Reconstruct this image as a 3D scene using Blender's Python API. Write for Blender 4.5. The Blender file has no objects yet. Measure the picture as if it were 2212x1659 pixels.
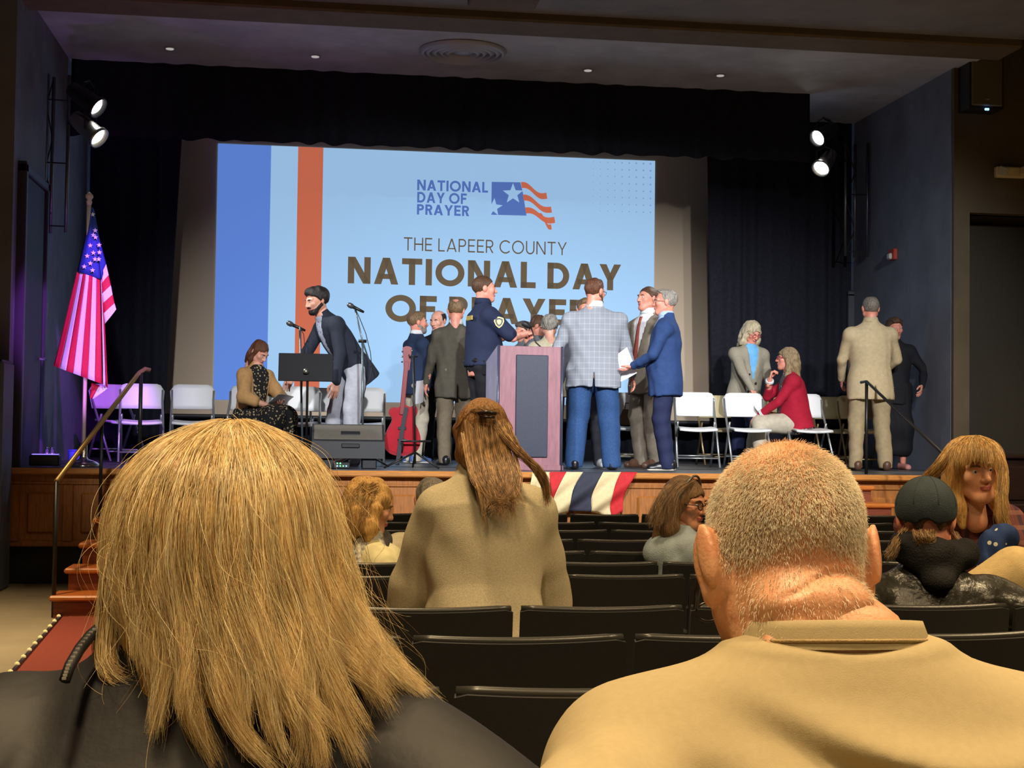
import bpy, math, random
import numpy as np
from mathutils import Vector, Matrix, Euler
random.seed(7); RNG = np.random.default_rng(7)
scene = bpy.context.scene
COL = scene.collection
# ------------------------------------------------------------------ camera
FPX, CX, CY = 3068.0, 1106.0, 829.5
CAM = Vector((0.0, 0.0, 1.42))
YAW, PITCH, ROLL = math.radians(8.05), math.radians(1.88), 0.0125
FWD = Vector((math.sin(YAW)*math.cos(PITCH), math.cos(YAW)*math.cos(PITCH), math.sin(PITCH)))
R0 = Vector((math.cos(YAW), -math.sin(YAW), 0)); U0 = R0.cross(FWD)
RGT = R0*math.cos(ROLL) + U0*math.sin(ROLL); UPV = U0*math.cos(ROLL) - R0*math.sin(ROLL)
cd = bpy.data.cameras.new('camera'); cam = bpy.data.objects.new('camera', cd); COL.objects.link(cam)
cd.sensor_width = 36.0; cd.lens = FPX/2212*36.0; cd.clip_start = 0.02; cd.clip_end = 200
cam.matrix_world = Matrix(((RGT.x, UPV.x, -FWD.x, CAM.x), (RGT.y, UPV.y, -FWD.y, CAM.y), (RGT.z, UPV.z, -FWD.z, CAM.z), (0, 0, 0, 1)))
scene.camera = cam
def ray(px, py): return FWD + RGT*((px-CX)/FPX) - UPV*((py-CY)/FPX)
def at(px, py, Y):            # photograph pixel -> point on the plane y = Y of the hall
    d = ray(px, py); return CAM + d*(Y/d.y)
def atz(px, py, Z):
    d = ray(px, py); return CAM + d*((Z-CAM.z)/d.z)
def atx(px, py, X):
    d = ray(px, py); return CAM + d*(X/d.x)
# ------------------------------------------------------------------ world, exposure
scene.view_settings.view_transform = 'Standard'; scene.view_settings.look = 'None'
scene.view_settings.exposure = 0.0; scene.view_settings.gamma = 1.0; scene.view_settings.use_curve_mapping = False
w = bpy.data.worlds.new('hall_air'); scene.world = w; w.use_nodes = True
w.node_tree.nodes['Background'].inputs[0].default_value = (0.8, 0.85, 1.0, 1); w.node_tree.nodes['Background'].inputs[1].default_value = 0.012
# ------------------------------------------------------------------ lights of the hall
def area(name, loc, target, size, power, col, spread=180):
    l = bpy.data.lights.new(name, 'AREA'); l.shape = 'DISK'; l.size = size; l.energy = power; l.color = col; l.spread = math.radians(spread)
    o = bpy.data.objects.new(name, l); COL.objects.link(o); o.location = loc
    o.rotation_euler = (Vector(target)-Vector(loc)).to_track_quat('-Z', 'Y').to_euler(); return o
def spot(name, loc, target, power, col, angle=40, blend=0.5, size=0.1):
    l = bpy.data.lights.new(name, 'SPOT'); l.energy = power; l.color = col; l.spot_size = math.radians(angle); l.spot_blend = blend; l.shadow_soft_size = size
    o = bpy.data.objects.new(name, l); COL.objects.link(o); o.location = loc
    o.rotation_euler = (Vector(target)-Vector(loc)).to_track_quat('-Z', 'Y').to_euler(); return o
WARM = (1.0, 0.73, 0.40); COOL = (0.93, 0.96, 1.0)
# house lights: warm ceiling downlights over the seating
for i, (x, y, p) in enumerate([(-0.9, -1.0, 36), (1.9, -1.1, 36), (-0.4, 1.1, 80), (1.9, 1.0, 50), (3.8, 2.2, 70), (0.2, 5.0, 76), (4.2, 4.6, 90), (2.2, 9.0, 28), (5.2, 9.0, 26), (-1.3, 8.0, 8)]):
    area('house_downlight', (x, y, 4.7), (x, y+0.25, 0), 0.5, p, WARM, 130)
area('side_fill_light', (8.2, 10.8, 4.7), (8.2, 10.9, 0), 0.3, 80, WARM, 120)  # added fill, lifts the dim front wall and emergency light
area('aisle_downlight', (-2.5, 9.6, 4.7), (-2.5, 9.5, 0), 0.3, 60, WARM, 75)
# front-of-house stage wash, hung over the seats
for i, (x, y, tx, p) in enumerate([(-1.2, 4.6, 0.5, 3000), (1.5, 4.4, 2.3, 3200), (4.0, 4.8, 3.9, 3000), (5.2, 5.2, 5.6, 1700)]):
    spot('stage_wash', (x, y, 5.2), (tx, 14.6, 1.75), p, COOL, 36, 0.8, 0.12)
# ------------------------------------------------------------------ materials
MATS = {}
def rgb(r, g, b):             # 8-bit display colour -> linear
    f = lambda c: (c/255/12.92) if c/255 <= 0.04045 else ((c/255+0.055)/1.055)**2.4
    return (f(r), f(g), f(b), 1)
def mat(name, col, rough=0.6, metal=0.0, noise=0.0, nscale=40, bump=0.0, bscale=120, spec=0.5, emit=None, estr=0.0, stretch=None, col2=None, sheen=0.0, sss=0.0, alpha=None, trans=0.0):
    if name in MATS: return MATS[name]
    m = bpy.data.materials.new(name); m.use_nodes = True; nt = m.node_tree; n = nt.nodes; L = nt.links
    b = n['Principled BSDF']; b.inputs['Roughness'].default_value = rough; b.inputs['Metallic'].default_value = metal
    b.inputs['Specular IOR Level'].default_value = spec
    if sheen: b.inputs['Sheen Weight'].default_value = sheen
    if sss:
        b.inputs['Subsurface Weight'].default_value = sss; b.inputs['Subsurface Radius'].default_value = (0.012, 0.004, 0.002); b.inputs['Subsurface Scale'].default_value = 1.0
    if trans: b.inputs['Transmission Weight'].default_value = trans
    if alpha is not None: b.inputs['Alpha'].default_value = alpha
    tc = n.new('ShaderNodeTexCoord'); vec = tc.outputs['Object']
    if stretch:
        mp = n.new('ShaderNodeMapping'); mp.inputs['Scale'].default_value = stretch; L.new(vec, mp.inputs['Vector']); vec = mp.outputs['Vector']
    c2 = col2 if col2 else tuple(max(0, c*(1-noise)) for c in col[:3])+(1,)
    if noise or col2:
        t = n.new('ShaderNodeTexNoise'); t.inputs['Scale'].default_value = nscale; t.inputs['Detail'].default_value = 5; t.inputs['Roughness'].default_value = 0.6
        L.new(vec, t.inputs['Vector'])
        r = n.new('ShaderNodeValToRGB'); r.color_ramp.elements[0].position = 0.34; r.color_ramp.elements[1].position = 0.66
        r.color_ramp.elements[0].color = c2; r.color_ramp.elements[1].color = tuple(col[:3])+(1,)
        L.new(t.outputs['Fac'], r.inputs['Fac']); L.new(r.outputs['Color'], b.inputs['Base Color'])
    else:
        b.inputs['Base Color'].default_value = tuple(col[:3])+(1,)
    if bump:
        t2 = n.new('ShaderNodeTexNoise'); t2.inputs['Scale'].default_value = bscale; t2.inputs['Detail'].default_value = 4; L.new(vec, t2.inputs['Vector'])
        bp = n.new('ShaderNodeBump'); bp.inputs['Strength'].default_value = bump; bp.inputs['Distance'].default_value = 0.01
        L.new(t2.outputs['Fac'], bp.inputs['Height']); L.new(bp.outputs['Normal'], b.inputs['Normal'])
    if emit:
        b.inputs['Emission Color'].default_value = tuple(emit[:3])+(1,); b.inputs['Emission Strength'].default_value = estr
    MATS[name] = m; return m
def nodes_of(m): return m.node_tree.nodes, m.node_tree.links, m.node_tree.nodes['Principled BSDF']
# ------------------------------------------------------------------ mesh building
class MB:
    def __init__(s): s.v = []; s.f = []; s.m = []
    def add(s, v, f, mi=0):
        o = len(s.v); s.v += [tuple(p) for p in v]; s.f += [tuple(i+o for i in q) for q in f]; s.m += [mi]*len(f); return s
    def box(s, c, d, rot=None, mi=0, bev=0.0):
        x, y, z = d[0]/2, d[1]/2, d[2]/2
        if bev <= 0 or bev >= min(x, y, z):
            V = [Vector((sx*x, sy*y, sz*z)) for sx in (-1, 1) for sy in (-1, 1) for sz in (-1, 1)]
            F = [(0, 1, 3, 2), (4, 6, 7, 5), (0, 4, 5, 1), (2, 3, 7, 6), (0, 2, 6, 4), (1, 5, 7, 3)]
        else:
            V = []; idx = {}
            for sx in (-1, 1):
                for sy in (-1, 1):
                    for sz in (-1, 1):
                        for k in range(3):
                            p = [sx*(x-bev), sy*(y-bev), sz*(z-bev)]; p[k] = (sx*x, sy*y, sz*z)[k]
                            idx[(sx, sy, sz, k)] = len(V); V.append(Vector(p))
            F = []
            for k in range(3):
                a, b_ = [(1, 2), (0, 2), (0, 1)][k]
                for sg in (-1, 1):
                    q = []
                    for (u, w_) in ((-1, -1), (1, -1), (1, 1), (-1, 1)):
                        t = [0, 0, 0]; t[k] = sg; t[a] = u; t[b_] = w_; q.append(idx[(*t, k)])
                    F.append(tuple(q))
            for k in range(3):            # edge chamfers
                a, b_ = [(1, 2), (0, 2), (0, 1)][k]
                for u in (-1, 1):
                    for w_ in (-1, 1):
                        t0 = [0, 0, 0]; t0[a] = u; t0[b_] = w_; t1 = list(t0); t0[k] = -1; t1[k] = 1
                        F.append((idx[(*t0, a)], idx[(*t1, a)], idx[(*t1, b_)], idx[(*t0, b_)]))
            for sx in (-1, 1):
                for sy in (-1, 1):
                    for sz in (-1, 1): F.append(tuple(idx[(sx, sy, sz, k)] for k in range(3)))
        M = rot if rot is not None else Matrix.Identity(3)
        c = Vector(c); return s.add([M @ p + c for p in V], F, mi)
    def tube(s, pts, r, n=8, mi=0, cap=True, flat=None):
        pts = [Vector(p) for p in pts]; k = len(pts); rs = r if isinstance(r, (list, tuple)) else [r]*k
        V = []; F = []; prev = None
        for i, p in enumerate(pts):
            t = (pts[min(i+1, k-1)]-pts[max(i-1, 0)])
            t = t.normalized() if t.length > 1e-9 else Vector((0, 0, 1))
            if prev is None: a = t.orthogonal().normalized()
            else:
                a = prev - t*prev.dot(t); a = a.normalized() if a.length > 1e-6 else t.orthogonal().normalized()
            prev = a; b = t.cross(a)
            for j in range(n):
                th = 2*math.pi*j/n; V.append(p + (a*math.cos(th) + b*math.sin(th))*rs[i])
        for i in range(k-1):
            for j in range(n):
                F.append((i*n+j, i*n+(j+1) % n, (i+1)*n+(j+1) % n, (i+1)*n+j))
        if cap: F.append(tuple(range(n-1, -1, -1))); F.append(tuple((k-1)*n+j for j in range(n)))
        return s.add(V, F, mi)
    def lathe(s, prof, n=24, M=None, mi=0, cap=True):
        V = []; F = []; k = len(prof); M = M if M is not None else Matrix.Identity(4)
        for (r, z) in prof:
            for j in range(n):
                th = 2*math.pi*j/n; V.append(M @ Vector((r*math.cos(th), r*math.sin(th), z)))
        for i in range(k-1):
            for j in range(n): F.append((i*n+j, i*n+(j+1) % n, (i+1)*n+(j+1) % n, (i+1)*n+j))
        if cap: F.append(tuple(range(n-1, -1, -1))); F.append(tuple((k-1)*n+j for j in range(n)))
        return s.add(V, F, mi)
    def prism(s, poly, d, M=None, mi=0):   # 2-D outline in x,z extruded +-d/2 along y
        M = M if M is not None else Matrix.Identity(4); n = len(poly)
        V = [M @ Vector((x, -d/2, z)) for x, z in poly] + [M @ Vector((x, d/2, z)) for x, z in poly]
        F = [tuple(range(n)), tuple(range(2*n-1, n-1, -1))] + [(i, i+n, (i+1) % n+n, (i+1) % n) for i in range(n)]
        return s.add(V, F, mi)
    def grid(s, fn, nu, nv, mi=0):
        V = [fn(i/nu, j/nv) for i in range(nu+1) for j in range(nv+1)]
        F = [(i*(nv+1)+j, (i+1)*(nv+1)+j, (i+1)*(nv+1)+j+1, i*(nv+1)+j+1) for i in range(nu) for j in range(nv)]
        return s.add(V, F, mi)
    def build(s, name, mats, parent=None, smooth=False, loc=None, rotz=0):
        me = bpy.data.meshes.new(name); me.from_pydata(s.v, [], s.f); me.update()
        for m in (mats if isinstance(mats, (list, tuple)) else [mats]): me.materials.append(m)
        if any(s.m): me.polygons.foreach_set('material_index', s.m)
        if smooth: me.polygons.foreach_set('use_smooth', [True]*len(me.polygons))
        import bmesh
        bm = bmesh.new(); bm.from_mesh(me); bmesh.ops.recalc_face_normals(bm, faces=bm.faces); bm.to_mesh(me); bm.free()
        if smooth == 'auto': me.set_sharp_from_angle(angle=math.radians(35))
        return link(name, me, parent, loc, rotz)
def link(name, me, parent=None, loc=None, rotz=0):
    o = bpy.data.objects.new(name, me); COL.objects.link(o)
    if parent is not None: o.parent = parent
    if loc is not None: o.location = loc
    if rotz: o.rotation_euler = (0, 0, rotz)
    return o
def tag(o, label=None, cat=None, group=None, kind=None):
    if label: o['label'] = label
    if cat: o['category'] = cat
    if group: o['group'] = group
    if kind: o['kind'] = kind
    return o
def empty(name, loc=(0, 0, 0), rz=0, label=None, cat=None, group=None):
    o = bpy.data.objects.new(name, None); COL.objects.link(o); o.location = loc; o.rotation_euler = (0, 0, rz); o.empty_display_size = 0.1
    return tag(o, label, cat, group)
def copy_tree(o, parent=None):
    c = o.copy(); COL.objects.link(c)
    if parent is not None: c.parent = parent
    for ch in o.children: copy_tree(ch, c)
    return c
def struct(name, mb, m, smooth=False, parent=None):
    o = mb.build(name, m, parent, smooth)
    if parent is None: o['kind'] = 'structure'
    return o
def fast_mesh(name, V, Q, mats, mi=None, smooth=True):
    me = bpy.data.meshes.new(name); nv, nq = len(V), len(Q)
    me.vertices.add(nv); me.vertices.foreach_set('co', np.asarray(V, np.float32).ravel())
    me.loops.add(nq*4); me.loops.foreach_set('vertex_index', np.asarray(Q, np.int32).ravel())
    me.polygons.add(nq); me.polygons.foreach_set('loop_start', np.arange(0, nq*4, 4, dtype=np.int32))
    for m in (mats if isinstance(mats, (list, tuple)) else [mats]): me.materials.append(m)
    if mi is not None: me.polygons.foreach_set('material_index', np.asarray(mi, np.int32))
    me.polygons.foreach_set('use_smooth', np.full(nq, smooth))
    me.update(calc_edges=True); me.validate(); return me
# ------------------------------------------------------------------ implicit surfaces (for bodies, clothes, hair)
def V3(*a): return np.array(a, float)
def rc(a, b, r1, r2, flat=None, k=0.02):            # tapered capsule; flat=(dir, s) squashes along dir
    a = np.array(a, float); b = np.array(b, float); rm = max(r1, r2); lo = np.minimum(a, b)-rm*1.3; hi = np.maximum(a, b)+rm*1.3
    ba = b-a; L2 = max(ba @ ba, 1e-9)
    def f(x, y, z):
        px, py, pz = x-a[0], y-a[1], z-a[2]
        t = np.clip((px*ba[0]+py*ba[1]+pz*ba[2])/L2, 0, 1)
        qx, qy, qz = px-t*ba[0], py-t*ba[1], pz-t*ba[2]
        d2 = qx*qx+qy*qy+qz*qz
        if flat is not None:
            e, s = flat; q = qx*e[0]+qy*e[1]+qz*e[2]; d2 = d2 + q*q*(1/(s*s)-1)
        return np.sqrt(d2) - (r1+(r2-r1)*t)
    return (f, lo, hi, k)
def el(c, r, R=None, k=0.02):                        # ellipsoid
    c = np.array(c, float); r = np.array(r, float); rm = max(r)
    M = np.array(R, float) if R is not None else None
    if M is None: lo, hi = c-r, c+r
    else: lo, hi = c-rm, c+rm
    def f(x, y, z):
        px, py, pz = x-c[0], y-c[1], z-c[2]
        if M is not None: px, py, pz = (px*M[0, 0]+py*M[1, 0]+pz*M[2, 0], px*M[0, 1]+py*M[1, 1]+pz*M[2, 1], px*M[0, 2]+py*M[1, 2]+pz*M[2, 2])
        k0 = np.sqrt((px/r[0])**2+(py/r[1])**2+(pz/r[2])**2); k1 = np.sqrt((px/r[0]**2)**2+(py/r[1]**2)**2+(pz/r[2]**2)**2)
        return k0*(k0-1)/np.maximum(k1, 1e-6)
    return (f, lo, hi, k)
def loft(o, ax, rt, table, k=0.02):                  # elliptical cross-sections along a straight axis: rows (h, halfwidth, halfdepth, forward offset)
    o = np.array(o, float); ax = np.array(ax, float); ax /= np.linalg.norm(ax); rt = np.array(rt, float); rt -= ax*(rt @ ax); rt /= np.linalg.norm(rt)
    fw = np.cross(ax, rt)
    T = np.array([tuple(r)+(0,)*(4-len(r)) for r in table], float); h0, h1 = T[0, 0], T[-1, 0]; rm = max(T[:, 1].max(), T[:, 2].max()+abs(T[:, 3]).max())
    P = [o+ax*h0, o+ax*h1]; lo = np.min(P, 0)-rm; hi = np.max(P, 0)+rm
    def f(x, y, z):
        px, py, pz = x-o[0], y-o[1], z-o[2]
        h = px*ax[0]+py*ax[1]+pz*ax[2]; u = px*rt[0]+py*rt[1]+pz*rt[2]; v = px*fw[0]+py*fw[1]+pz*fw[2]
        hc = np.clip(h, h0, h1); a = np.interp(hc, T[:, 0], T[:, 1]); b = np.interp(hc, T[:, 0], T[:, 2]); v = v-np.interp(hc, T[:, 0], T[:, 3])
        q = np.sqrt((u/a)**2+(v/b)**2); d = (q-1)*np.minimum(a, b)
        return np.maximum(d, np.maximum(h0-h, h-h1))
    return (f, lo, hi, k)
def nets(prims, h, cuts=(), disp=None, pad=None):    # smooth union -> surface nets; cuts: functions whose positive side is removed
    lo = np.min([p[1] for p in prims], 0); hi = np.max([p[2] for p in prims], 0); pad = (pad or 0.03)+2*h
    lo = lo-pad; hi = hi+pad; n = np.ceil((hi-lo)/h).astype(int)+1
    xs, ys, zs = [lo[i]+h*np.arange(n[i]) for i in range(3)]
    D = np.full(n, 1.0)
    for f, a, b, k in prims:
        m = k+2.5*h
        s = [slice(max(0, int((a[i]-m-lo[i])/h)), min(n[i], int((b[i]+m-lo[i])/h)+2)) for i in range(3)]
        d = f(xs[s[0]][:, None, None], ys[s[1]][None, :, None], zs[s[2]][None, None, :])
        D0 = D[s[0], s[1], s[2]]
        if k > 0:
            t = np.clip(0.5+0.5*(D0-d)/k, 0, 1); D[s[0], s[1], s[2]] = D0+(d-D0)*t-k*t*(1-t)
        else: D[s[0], s[1], s[2]] = np.minimum(D0, d)
    X, Y, Z = xs[:, None, None], ys[None, :, None], zs[None, None, :]
    if disp is not None: D = D + disp(X, Y, Z)
    for c in cuts: D = np.maximum(D, c(X, Y, Z))
    D = np.broadcast_to(D, n).copy()
    D[0], D[-1] = 1, 1; D[:, 0] = 1; D[:, -1] = 1; D[:, :, 0] = 1; D[:, :, -1] = 1
    ins = D < 0
    c = [ins[i:n[0]-1+i, j:n[1]-1+j, k:n[2]-1+k] for i in (0, 1) for j in (0, 1) for k in (0, 1)]
    cnt = sum(a.astype(np.int8) for a in c); act = (cnt > 0) & (cnt < 8)
    I, J, K = np.nonzero(act); N = len(I); vid = np.full(act.shape, -1, np.int64); vid[I, J, K] = np.arange(N)
    acc = np.zeros((N, 3)); num = np.zeros(N)
    corners = [(i, j, k) for i in (0, 1) for j in (0, 1) for k in (0, 1)]
    for a in corners:
        for ax in range(3):
            if a[ax]: continue
            b = list(a); b[ax] = 1
            da = D[I+a[0], J+a[1], K+a[2]]; db = D[I+b[0], J+b[1], K+b[2]]; x = (da < 0) != (db < 0)
            t = np.where(x, da/np.where(x, da-db, 1), 0); p = np.tile(np.array(a, float), (N, 1)); p[:, ax] = t
            acc[x] += p[x]; num[x] += 1
    Vv = lo+h*(np.stack([I, J, K], 1)+acc/num[:, None])
    Q = []
    for ax in range(3):
        s0 = [slice(1, -1)]*3; s0[ax] = slice(0, -1); s1 = [slice(1, -1)]*3; s1[ax] = slice(1, None)
        A = ins[tuple(s0)]; B = ins[tuple(s1)]; a, b, cc = np.nonzero(A != B); sgn = A[a, b, cc]
        g = [a+1, b+1, cc+1]; g[ax] = g[ax]-1
        u, v = [(1, 2), (2, 0), (0, 1)][ax]
        def vi(du, dv):
            q = [t.copy() for t in g]; q[u] -= du; q[v] -= dv; return vid[q[0], q[1], q[2]]
        q = np.stack([vi(1, 1), vi(0, 1), vi(0, 0), vi(1, 0)], 1); q[~sgn] = q[~sgn][:, ::-1]; Q.append(q)
    return Vv, np.concatenate(Q)
def wrinkle(amp, freq, seed, aniso=(1, 1, 1)):
    r = np.random.default_rng(seed); W = r.normal(size=(5, 3))*freq*np.array(aniso); ph = r.uniform(0, 6.28, 5); G = r.normal(size=(5, 3))*freq*0.35; gp = r.uniform(0, 6.28, 5)
    def f(x, y, z):
        o = 0
        for i in range(5): o = o + np.sin(x*W[i, 0]+y*W[i, 1]+z*W[i, 2]+ph[i]+1.6*np.sin(x*G[i, 0]+y*G[i, 1]+z*G[i, 2]+gp[i]))
        return amp*o/2.2
    return f
def xform(Vv, M):
    M = np.array(M); return Vv @ M[:3, :3].T + M[:3, 3]
# ------------------------------------------------------------------ setting
ST, YF, XL, XR = 1.04, 13.0, -2.64, 6.75      # stage height, stage front, proscenium sides
YR, XA = 14.3, 5.85                           # plane of the house wall right of the stage, right end of the apron
ZC = 5.36
m_wall = mat('charcoal_paint', rgb(128, 133, 146), 0.75, noise=0.25, nscale=2.5, bump=0.15, bscale=60)
m_housewall = mat('umber_paint', rgb(96, 84, 62), 0.8, noise=0.2, nscale=3, bump=0.1, bscale=40)
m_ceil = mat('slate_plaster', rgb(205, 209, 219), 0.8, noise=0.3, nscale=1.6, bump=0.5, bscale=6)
m_beam = mat('brown_beam_paint', rgb(112, 98, 76), 0.8, noise=0.2, nscale=5)
m_velvet = mat('black_velvet', rgb(36, 37, 46), 0.9, noise=0.3, nscale=30, spec=0.15)
m_black = mat('matt_black', rgb(22, 22, 24), 0.6)
m_floor = mat('concrete_floor', rgb(150, 138, 112), 0.75, noise=0.22, nscale=1.2, bump=0.1, bscale=80)
m_carpet = mat('red_carpet', rgb(140, 58, 42), 0.95, noise=0.25, nscale=90, bump=0.4, bscale=300)
m_stagefloor = mat('stage_floor_black', rgb(84, 84, 88), 0.38, noise=0.3, nscale=3, stretch=(1, 6, 1))
m_wood = mat('stage_front_oak', rgb(168, 104, 44), 0.45, noise=0.4, nscale=9, stretch=(9, 1, 1.0), bump=0.08, bscale=60)
m_woodlite = mat('oak_nosing', rgb(196, 128, 58), 0.4, noise=0.3, nscale=9, stretch=(1, 9, 9))
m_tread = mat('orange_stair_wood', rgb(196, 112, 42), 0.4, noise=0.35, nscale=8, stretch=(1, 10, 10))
FZ = [(-4, 0.2), (1.4, 0.17), (2.4, 0.15), (3.2, 0.125), (4.1, 0.08), (5.6, 0.015), (6.3, 0.0), (20, 0.0)]
def floor_z(y): return float(np.interp(y, [a for a, b in FZ], [b for a, b in FZ]))
mb = MB(); ys = [-4, 1.4, 2.4, 3.2, 4.1, 5.6, 6.3, 13.4]
for i in range(len(ys)-1):
    y0, y1 = ys[i], ys[i+1]
    mb.add([(-5, y0, floor_z(y0)), (10, y0, floor_z(y0)), (10, y1, floor_z(y1)), (-5, y1, floor_z(y1)),
            (-5, y0, -0.2), (10, y0, -0.2), (10, y1, -0.2), (-5, y1, -0.2)], [(0, 1, 2, 3), (7, 6, 5, 4), (0, 4, 5, 1), (2, 6, 7, 3), (1, 5, 6, 2), (3, 7, 4, 0)])
struct('floor', mb, m_floor)
# stage body
mb = MB(); mb.box(((XL+XA)/2, YF+0.75, ST-0.02), (XA-XL, 1.34, 0.04)); mb.box(((XL+XR)/2, (YR+19.7)/2, ST-0.02), (XR-XL, 19.7-YR, 0.04)); mb.box((XA-0.02, YF+0.75, 0.52), (0.04, 1.3, 1.0)); struct('stage_floor', mb, m_stagefloor)
front = MB(); front.box(((XL+XA)/2, YF+0.12, 0.68), (XA-XL, 0.08, 0.66)); front = struct('stage_front_wall', front, m_wood)
o = MB().box(((XL+XA)/2, YF+0.07, ST-0.03), (XA-XL, 0.16, 0.055), bev=0.012).build('nosing', m_woodlite, front)
MB().box(((XL+XA)/2, YF+0.095, 0.905), (XA-XL, 0.06, 0.03), bev=0.008).build('rail_moulding', m_wood, front)
MB().box(((XL+XA)/2, YF+0.095, 0.37), (XA-XL, 0.06, 0.06), bev=0.01).build('base_rail', m_wood, front)
x = XL+0.06; pw = 0.42; k = 0
stile = MB().box((0, YF+0.068, 0.64), (0.09, 0.05, 0.5), bev=0.006); pan = MB().box((0, YF+0.07, 0.64), (0.24, 0.04, 0.36), bev=0.016)
s0 = p0 = None
while x < XA-0.5:
    if s0 is None: s0 = stile.build('stile', m_wood, front); p0 = pan.build('panel', m_wood, front); so, po = s0, p0
    else: so = s0.copy(); po = p0.copy(); COL.objects.link(so); COL.objects.link(po)
    so.location.x = x; po.location.x = x+pw/2+0.02; x += pw+0.04
mb = MB(); mb.box(((XL+XA)/2, YF+0.35, 0.17), (XA-XL, 0.3, 0.36)); struct('trim_1', mb, m_black)
# walls
mb = MB(); mb.box((XL-0.15, 16.4, 3.2), (0.3, 6.8, 6.4)); wl = struct('wall_stage_left', mb, m_wall)
mb = MB(); mb.box((XR+0.06, 17.08, 3.2), (0.12, 5.5, 6.4)); wr = struct('wall_stage_right', mb, m_wall)
mb = MB(); mb.box((XL-1.48, YF+0.07, 3.2), (2.36, 0.2, 6.4)); struct('wall_front_left', mb, m_housewall)
pd = at(2092, 460, YR); XD = pd.x; ZD = pd.z
mb = MB(); mb.box(((XR+0.004+XD)/2, YR+0.07, 3.2), (XD-XR-0.004, 0.2, 6.4)); mb.box((XD+1.5, YR+0.07, (ZD+6.4)/2), (3.0, 0.2, 6.4-ZD)); mb.box((XD+2.2, YR+0.07, ZD/2), (1.6, 0.2, ZD))
struct('wall_front_right', mb, m_housewall)
mb = MB(); mb.box((XD+0.7, YR+0.55, ZD/2), (1.6, 0.1, ZD)); mb.box((XD-0.05, YR+0.35, ZD/2), (0.1, 0.4, ZD)); mb.box((XD+0.7, YR+0.35, ZD+0.05), (1.6, 0.5, 0.1)); struct('trim_2', mb, mat('dark_jamb', rgb(58, 50, 36), .7))
d1 = MB().box((XD+0.62, YR+0.46, ZD/2), (1.2, 0.06, ZD-0.1), bev=0.01); d1 = struct('door_1', d1, mat('dark_door_paint', rgb(52, 45, 32), 0.6, noise=0.2))
MB().box((XD+0.55, YR+0.42, 1.05), (0.9, 0.03, 0.06), bev=0.01).build('push_bar', mat('dull_steel', rgb(120, 118, 110), 0.35, 0.8), d1)
MB().box((XD+0.62, YR+0.425, 0.35), (1.0, 0.02, 0.4), bev=0.006).build('kick_plate', MATS['dull_steel'], d1)
MB().box((XD+1.02, YR+0.2, ZD/2), (0.05, 0.2, ZD), bev=0.01).build('door_edge', mat('lit_edge_ochre', rgb(196, 150, 70), 0.5, noise=0.2), d1)  # bright ochre paints in the light caught by the door edge
mb = MB(); mb.box((-4.6, 4.8, 2.8), (0.3, 17, 5.8)); struct('wall_left', mb, m_housewall)
mb = MB(); mb.box((9.6, 5.4, 2.8), (0.3, 18.2, 5.8)); struct('wall_right', mb, m_housewall)
mb = MB(); mb.box((2.5, -3.4, 2.8), (14.5, 0.3, 5.8)); struct('wall_back', mb, m_housewall)
# doors in the stage side walls
mb = MB(); mb.box((XL+0.02, 13.75, 2.36), (0.06, 1.0, 2.66), bev=0.01); dd = struct('door_2', mb, m_black)
for (yy, zz, dy, dz) in ((13.22, 2.4, 0.08, 2.78), (14.28, 2.4, 0.08, 2.78), (13.75, 3.73, 1.14, 0.08)):
    MB().box((XL+0.03, yy, zz), (0.1, dy, dz), bev=0.01).build('door_frame', mat('dark_grey_frame', rgb(58, 58, 62), 0.5), dd)
MB().tube([(XL+0.06, 14.1, 2.05), (XL+0.12, 14.1, 2.05), (XL+0.12, 14.0, 2.05)], 0.012).build('door_handle', MATS['dull_steel'], dd)
a = atx(1843, 640, XR); b = atx(1790, 640, XR)
mb = MB(); mb.box((XR-0.01, (a.y+b.y)/2, (a.z+ST)/2), (0.08, abs(b.y-a.y), a.z-ST), bev=0.01); dd = struct('door_3', mb, m_black)
for yy in (a.y, b.y): MB().box((XR-0.02, yy, (a.z+ST)/2), (0.12, 0.07, a.z-ST+0.06), bev=0.01).build('door_frame', MATS['dark_grey_frame'], dd)
MB().box((XR-0.02, (a.y+b.y)/2, a.z+0.03), (0.12, abs(b.y-a.y)+0.07, 0.07), bev=0.01).build('door_frame', MATS['dark_grey_frame'], dd)
# ceilings
mb = MB(); mb.box((1.92, 16.3, ZC+0.05), (9.9, 6.6, 0.1)); stc = struct('ceiling', mb, m_ceil)
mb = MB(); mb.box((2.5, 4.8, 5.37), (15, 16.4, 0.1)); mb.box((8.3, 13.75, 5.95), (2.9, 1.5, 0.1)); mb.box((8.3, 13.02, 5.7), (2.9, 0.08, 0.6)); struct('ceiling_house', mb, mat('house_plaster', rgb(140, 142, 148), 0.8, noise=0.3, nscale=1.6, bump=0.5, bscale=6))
mb = MB(); mb.box((1.92, YF+0.25, 5.45), (9.9, 0.5, 0.42), bev=0.02); struct('beam', mb, m_beam)
pv = atz(1000, 112, ZC-0.01)
v = empty('round_ceiling_vent', (pv.x, pv.y, ZC), 0, 'large round concentric-ring air vent in the stage ceiling', 'vent')
m_vent = mat('vent_grey', rgb(190, 194, 204), 0.5, 0.2)
MB().lathe([(0.02, -0.002), (0.1, -0.004), (0.1, -0.02), (0.02, -0.028)], 32).build('centre_disc', m_vent, v, True)
for r in (0.15, 0.215, 0.285, 0.355, 0.41):
    MB().lathe([(r, -0.002), (r+0.045, -0.006), (r+0.047, -0.012), (r+0.004, -0.045), (r-0.004, -0.045), (r-0.002, -0.003)], 48, cap=False).build('ring', m_vent, v, True)
m_lamp_dim = mat('dim_lamp_glass', rgb(230, 230, 235), 0.3, emit=(1, 0.97, 0.92), estr=0.35)
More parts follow.
